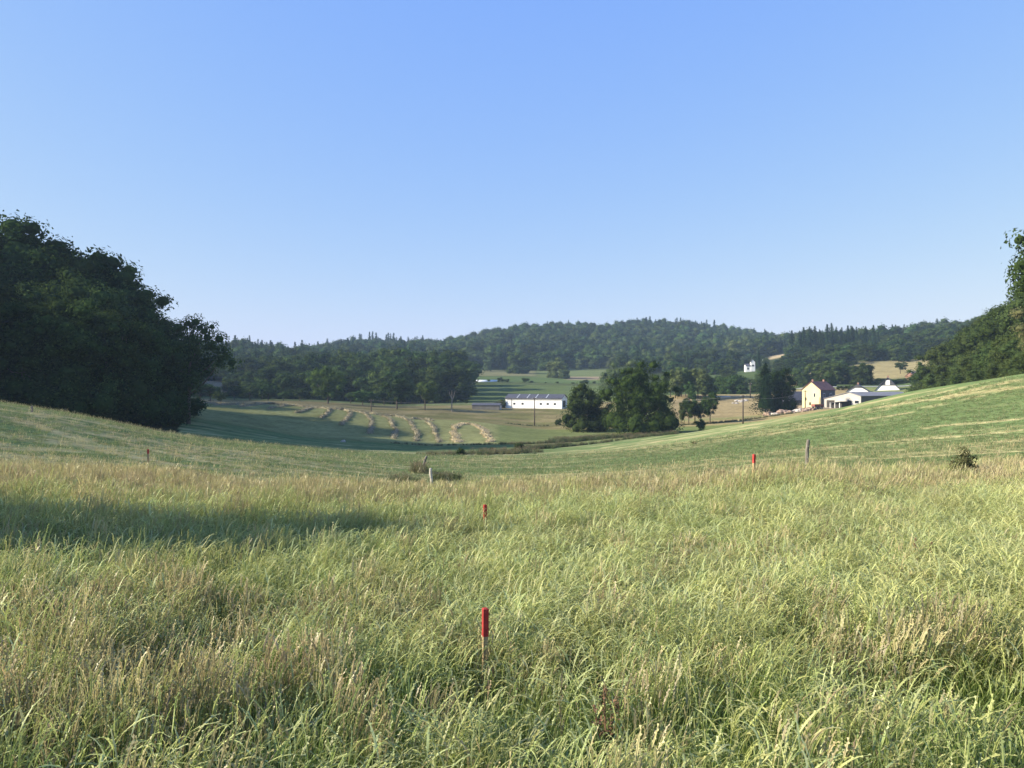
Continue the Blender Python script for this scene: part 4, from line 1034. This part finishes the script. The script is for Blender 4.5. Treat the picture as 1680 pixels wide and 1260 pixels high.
for i in range(4): kinds.append(tuft('swept', 440+i, 40, 48, .44, .72, .18, SWEPT, nod=(.9, 2.3), wind=(.2, .03), head=(.12, .20), bw=.004, cw=.0024, hw=.009))     # 14-17 pale, bowed by the wind
HERB = ((.08, .13, .03), (.10, .165, .035), (.2, .2, .06), (.25, .2, .09), (.3, .22, .1)); THATCH = ((.27, .23, .12), (.34, .29, .15), (.34, .29, .15), (.4, .33, .17), (.3, .24, .13))
for i in range(2): kinds.append(tuft('herb', 445+i, 26, 1, .24, .45, .14, HERB, bw=.026, lean=(.3, 1.1), wind=(0, 0)))      # 18-19 broad-leaved herbs
for i in range(2): kinds.append(tuft('thatch', 448+i, 44, 6, .34, .6, .2, THATCH, bw=.0035, lean=(.6, 1.8), wind=(.1, 0)))  # 20-21 dead thatch
pts, scl, rot, idx = [], [], [], []
def density(Y): return np.interp(Y, [0, 3, 6, 10, 16, 26], [78, 78, 60, 42, 30, 24])
strips_ = np.arange(.55, 29, .5)
for Y0 in strips_:
    half = .70*(Y0+.5)+2.2; n = int(2*half*.5*density(Y0))
    x = rng.uniform(-half, half, n); y = rng.uniform(Y0, Y0+.5, n)
    far_ = y-edge(x/np.maximum(y, 1)); keep = (far_ < rng.normal(0, .3, n)) | ((far_ < 6) & (rng.random(n) < .16*np.exp(-far_/2.5))); pts.append(np.stack([x[keep], y[keep]], -1))
Q = np.concatenate(pts)
for px, Y in ((795, 5.2), (797, 10.6)):            # trodden clear at the stakes
    sx = gx(px, Y); Q = Q[~((np.hypot(Q[:, 0]-sx, Q[:, 1]-Y) < .05) | ((np.abs(Q[:, 0]-sx) < .05) & (Q[:, 1] > Y-.3) & (Q[:, 1] < Y)))]
x, y = Q[:, 0], Q[:, 1]; n = len(Q); u = x/y
k1 = fbm(x/2.6, y/2.0, 61, 3); k2 = fbm(x/1.1, y/1.0, 71, 3); rr = rng.random(n)
dryp = .05+.32*sstep(-.25, -.62, u)*sstep(7.5, 3.5, y)*sstep(.35, .6, k1) + sstep(11.5, 15.5, y)*(.78-.33*sstep(-.3, .1, u)) + .15*sstep(.58, .7, k1)
leafp = .22+.36*sstep(5.5, 3.5, y)+.5*sstep(.55, .66, k2)*sstep(11, 6, y) + .35*sstep(.3, .6, u)*sstep(6, 4, y)
spike = .06+.25*sstep(-.1, -.45, u)*sstep(4.5, 7, y)
kd = np.where(rr < dryp, rng.integers(8, 12, n), np.where(rng.random(n) < leafp, rng.integers(5, 8, n), np.where(rng.random(n) < spike, rng.integers(12, 14, n), rng.integers(0, 5, n))))
swp = (.05+.80*sstep(-.22, .12, u)*sstep(4.6, 6.6, y)*sstep(15.5, 11, y))*(.55+.9*k1)+.25*sstep(4.6, 6, y)*sstep(14, 9, y)
kd = np.where((kd < 8) & (rng.random(n) < swp), rng.integers(14, 18, n), kd)
q_ = rng.random(n); kd = np.where(q_ < .05+.14*sstep(.1, .45, u)*sstep(4.5, 3, y), rng.integers(18, 20, n), kd); kd = np.where((q_ > .955-.12*sstep(.1, .3, u)*sstep(3.6, 2.6, y)), rng.integers(20, 22, n), kd)
hs = (.74+.42*fbm(x/1.9, y/1.9, 81, 3))*rng.uniform(.86, 1.14, n)
hs *= 1-.28*sstep(3.6, 2.0, y)*sstep(-.1, .4, u)                      # trampled corner
for hx, hy, rx, ry, dd in ((gx(1050, 3.35), 3.35, .34, .28, .5), (gx(1590, 4.0), 4.0, .5, .4, .4), (gx(1420, 4.1), 4.1, .5, .3, .3), (gx(330, 4.6), 4.6, .5, .4, .25), (gx(610, 3.0), 3.0, .25, .25, .3)): hs *= 1-dd*np.exp(-((x-hx)/rx)**2-((y-hy)/ry)**2)
hs *= 1+.38*np.exp(-((x-gx(1235, 14.8))/1.6)**2-((y-14.2)/1.2)**2)
hs *= 1-.12*np.exp(-((x-gx(795, 4.7))**2+(y-4.75)**2)/.25)
ws = rng.uniform(.85, 1.2, n)
Z = H(x, y)
hs *= rng.uniform(.85, 1.15, n)
yaw = rng.normal(0, .6, n)+.6*sstep(0, .3, u)*rng.normal(0, .4, n)
scatter('tall_meadow_grass', np.stack([x, y, Z], -1), np.stack([rng.normal(0, .07, n), .03+.10*sstep(-.05, .35, u)+rng.normal(0, .08, n), yaw], -1), np.stack([ws, ws, hs], -1), kd, kinds,
        'tall seeding meadow grass filling the foreground', 'grass')

# short pasture turf out to the first hundred metres
TG = ((.13, .185, .06), (.19, .265, .088), (.2, .24, .09), (.3, .3, .14), (.36, .33, .16)); TD = ((.38, .33, .16), (.48, .43, .21), (.48, .43, .21), (.52, .45, .23), (.54, .47, .24))
tk = [tuft('turf', 450+i, 46, 2, .13, .20, .20, TG, bw=.012, lean=(.3, 1.3), hw=.012, seg=2) for i in range(3)] + [tuft('hay_turf', 460+i, 50, 3, .10, .16, .22, TD, bw=.010, lean=(.8, 2.2), hw=.012, seg=2) for i in range(3)]
pts = []
for Y0 in np.arange(18, 105, 1.0):
    half = .72*Y0+3; n = int(2*half*np.interp(Y0, [18, 40, 70, 105], [9, 5.5, 3.4, 2.0]))
    x = rng.uniform(-half, half, n); y = rng.uniform(Y0, Y0+1, n); keep = y > edge(x/y)-1.5; pts.append(np.stack([x[keep], y[keep]], -1))
Q = np.concatenate(pts); x, y = Q[:, 0], Q[:, 1]; n = len(Q)
dr = dryness(x, y); isd = rng.random(n) < dr*1.1-.05
s = rng.uniform(.7, 1.5, n)*np.interp(y, [18, 100], [1.0, 1.5])
scatter('pasture_turf', np.stack([x, y, H(x, y)], -1), np.stack([rng.normal(0, .1, n), rng.normal(0, .1, n), rng.uniform(0, 6.28, n)], -1), np.stack([s, s, s*rng.uniform(.6, 1.15, n)], -1),
        np.where(isd, rng.integers(3, 6, n), rng.integers(0, 3, n)), tk, 'short cropped pasture turf with straw litter beyond the tall grass', 'grass')

# rushes and reeds along the ditch
RG = ((.06, .085, .027), (.085, .12, .038), (.12, .12, .05), (.16, .12, .07), (.2, .15, .08)); RB = ((.13, .13, .055), (.17, .17, .07), (.2, .16, .08), (.25, .19, .11), (.22, .16, .1))
rk = [tuft('reed', 470+i, 70, 10, .9, 1.1, .35, RG, bw=.03, lean=(.1, .5), hw=.03, seg=3) for i in range(3)] + [tuft('brown_reed', 480+i, 60, 16, .8, 1.0, .35, RB, bw=.025, lean=(.2, .7), hw=.03, seg=3) for i in range(2)]
pts, kd, ss = [], [], []
def reeds(p0, Y0, p1, Y1, w, n, brown, sz):
    for k in range(n):
        t = random.random(); px = p0+(p1-p0)*t; Y = Y0+(Y1-Y0)*t+random.gauss(0, w)
        pts.append((gx(px, Y)+random.gauss(0, w*.3), Y)); kd.append(random.randrange(3, 5) if random.random() < brown else random.randrange(3)); ss.append(sz*random.uniform(.6, 1.3))
reeds(905, 168, 1010, 171, 1.6, 300, .1, 1.05); reeds(1010, 170, 1110, 172, 1.0, 200, .4, .8); reeds(860, 140, 935, 146, 1.0, 200, .15, .9); reeds(935, 146, 1090, 160, .7, 160, .5, .7)
reeds(785, 112, 880, 124, 2.6, 190, .6, .9); reeds(690, 106, 790, 112, 1.6, 100, .7, .6); reeds(820, 160, 905, 166, .6, 140, .5, .6); reeds(640, 158, 820, 160, .5, 130, .5, .45)
reeds(684, 60, 694, 60, .8, 26, .5, .85); reeds(715, 50, 752, 51, .8, 50, .1, .55); reeds(640, 46, 690, 47, 1.2, 40, .6, .5); reeds(1110, 222, 1300, 236, .7, 260, .5, .7); reeds(830, 228, 900, 232, .8, 90, .3, .5); reeds(930, 226, 1000, 224, 2, 160, .7, .9)
reeds(300, 204, 330, 206, 1, 30, .2, .9)
Q = np.array(pts); n = len(Q); ss = np.array(ss)
scatter('ditch_rushes', np.stack([Q[:, 0], Q[:, 1], H(Q[:, 0], Q[:, 1])], -1), np.stack([rng.normal(0, .12, n), rng.normal(0, .12, n), rng.uniform(0, 6.28, n)], -1), np.stack([ss*1.1, ss*1.1, ss], -1), kd, rk,
        'dark rushes and brown reeds lining the ditches across the valley', 'rushes')

# shrubs in the pasture and along the ditch
for px, Y, hg, w, lab in ((721,50.5,.7,1.4,'low dark bramble bush beside the pale fence post'),(746,51,.6,1.3,'rounded bramble beside the low dark bramble bush'),(755,108,1.3,1.2,'small dark gorse bush on the near ditch bank'),
    (806,116,1.2,1.3,'scrubby bush at the start of the reed bank'),(826,119,1.1,1.2,'scrubby bush in the middle of the reed bank'),(852,123,2.0,1.2,'larger leafy shrub at the end of the reed bank'),(1140,95,.5,1.8,'single dark weed clump on the open pasture')):
    tree('bush%d' % (px % 3), px, Y, None, 'shrub', lab, None, hgt=hg, wide=w, cat='shrub')
# dock and thistle standing in the meadow
M_DOCK = surf_mat('rust brown dock seed', (.20, .115, .07), .9, .35, 30)
M_DOCKLEAF = leaf_mat('dock leaf', (.05, .075, .02), (.10, .11, .035), .3)
def dock(px, Y, hg, label, n=3, seed=0):
    g = ground(px, Y); t = thing('dock_plant', label, 'plant', g, random.uniform(0, 6.28)); r = random.Random(seed)
    for k in range(n):
        a = r.uniform(0, 6.28); dx, dy = math.cos(a)*.08*hg, math.sin(a)*.08*hg; h = hg*r.uniform(.8, 1)
        m = MB(); m.tube([(dx*.2, dy*.2, -.1), (dx, dy, h*.5), (dx*1.8, dy*1.8, h)], [.006, .005, .002], 5); m.build('stem', M_DOCK, t)
        C = []
        for i in range(90):
            q = r.uniform(.5, 1); s_ = .028*(1.15-q)*2; C.append((dx*1.8*q+r.gauss(0, s_), dy*1.8*q+r.gauss(0, s_), h*q))
        V, Qd = leaf_quads(np.array(C), rng.normal(size=(90, 3)), .018, rng); link('seed_head', mesh('seed_head', V, Qd, M_DOCK), t)
    C, N = [], []
    for i in range(10): a = r.uniform(0, 6.28); C.append((math.cos(a)*.1, math.sin(a)*.1, r.uniform(.05, .3))); N.append((math.cos(a)*.5, math.sin(a)*.5, .8))
    V, Qd = leaf_quads(np.array(C), np.array(N), .2, rng); link('leaves', mesh('leaves', V, Qd, M_DOCKLEAF, attrs={'tint': ('FLOAT', np.full(len(V), .5))}), t)
dock(1511, 7.2, .80, 'rust brown dock standing in the swaying pale grass', 3, 3); dock(1045, 11.5, .85, 'thin brown dock at the meadow edge beyond the second stake', 1, 5); dock(1000, 3.9, .55, 'short reddish dock sunk in the dark green hollow', 3, 6)
for px, Y, hg, w in ((1586,17.5,1.3,1.1),(1576,17.2,1.1,1.2),(1566,17.4,.95,1.3),(1592,17.6,1.0,1.3)): tree('weed', px, Y, None, 'thistle_clump', 'dark bushy thistle clump at the meadow edge', 'thistle clumps', hgt=hg, wide=w, cat='plant')

# ------------------------------------------------------------------ air
m, nt, out = nmat('summer haze')
pv = node(nt, 'ShaderNodeVolumePrincipled'); pv.inputs['Color'].default_value = (.55, .76, 1.0, 1); pv.inputs['Density'].default_value = HAZE if 'HAZE' in globals() else .00017; pv.inputs['Anisotropy'].default_value = .0
nt.links.new(pv.outputs[0], out.inputs['Volume'])
zmin = float(ZZ.min())-1.5; zmax = float(max(ZZ.max(), 80))+40
hz = MB().box(-4150, 4150, -60, 2600, zmin, zmax).build('haze', m)
tag(hz, 'thin blue summer haze filling the valley air', 'haze', kind='stuff')
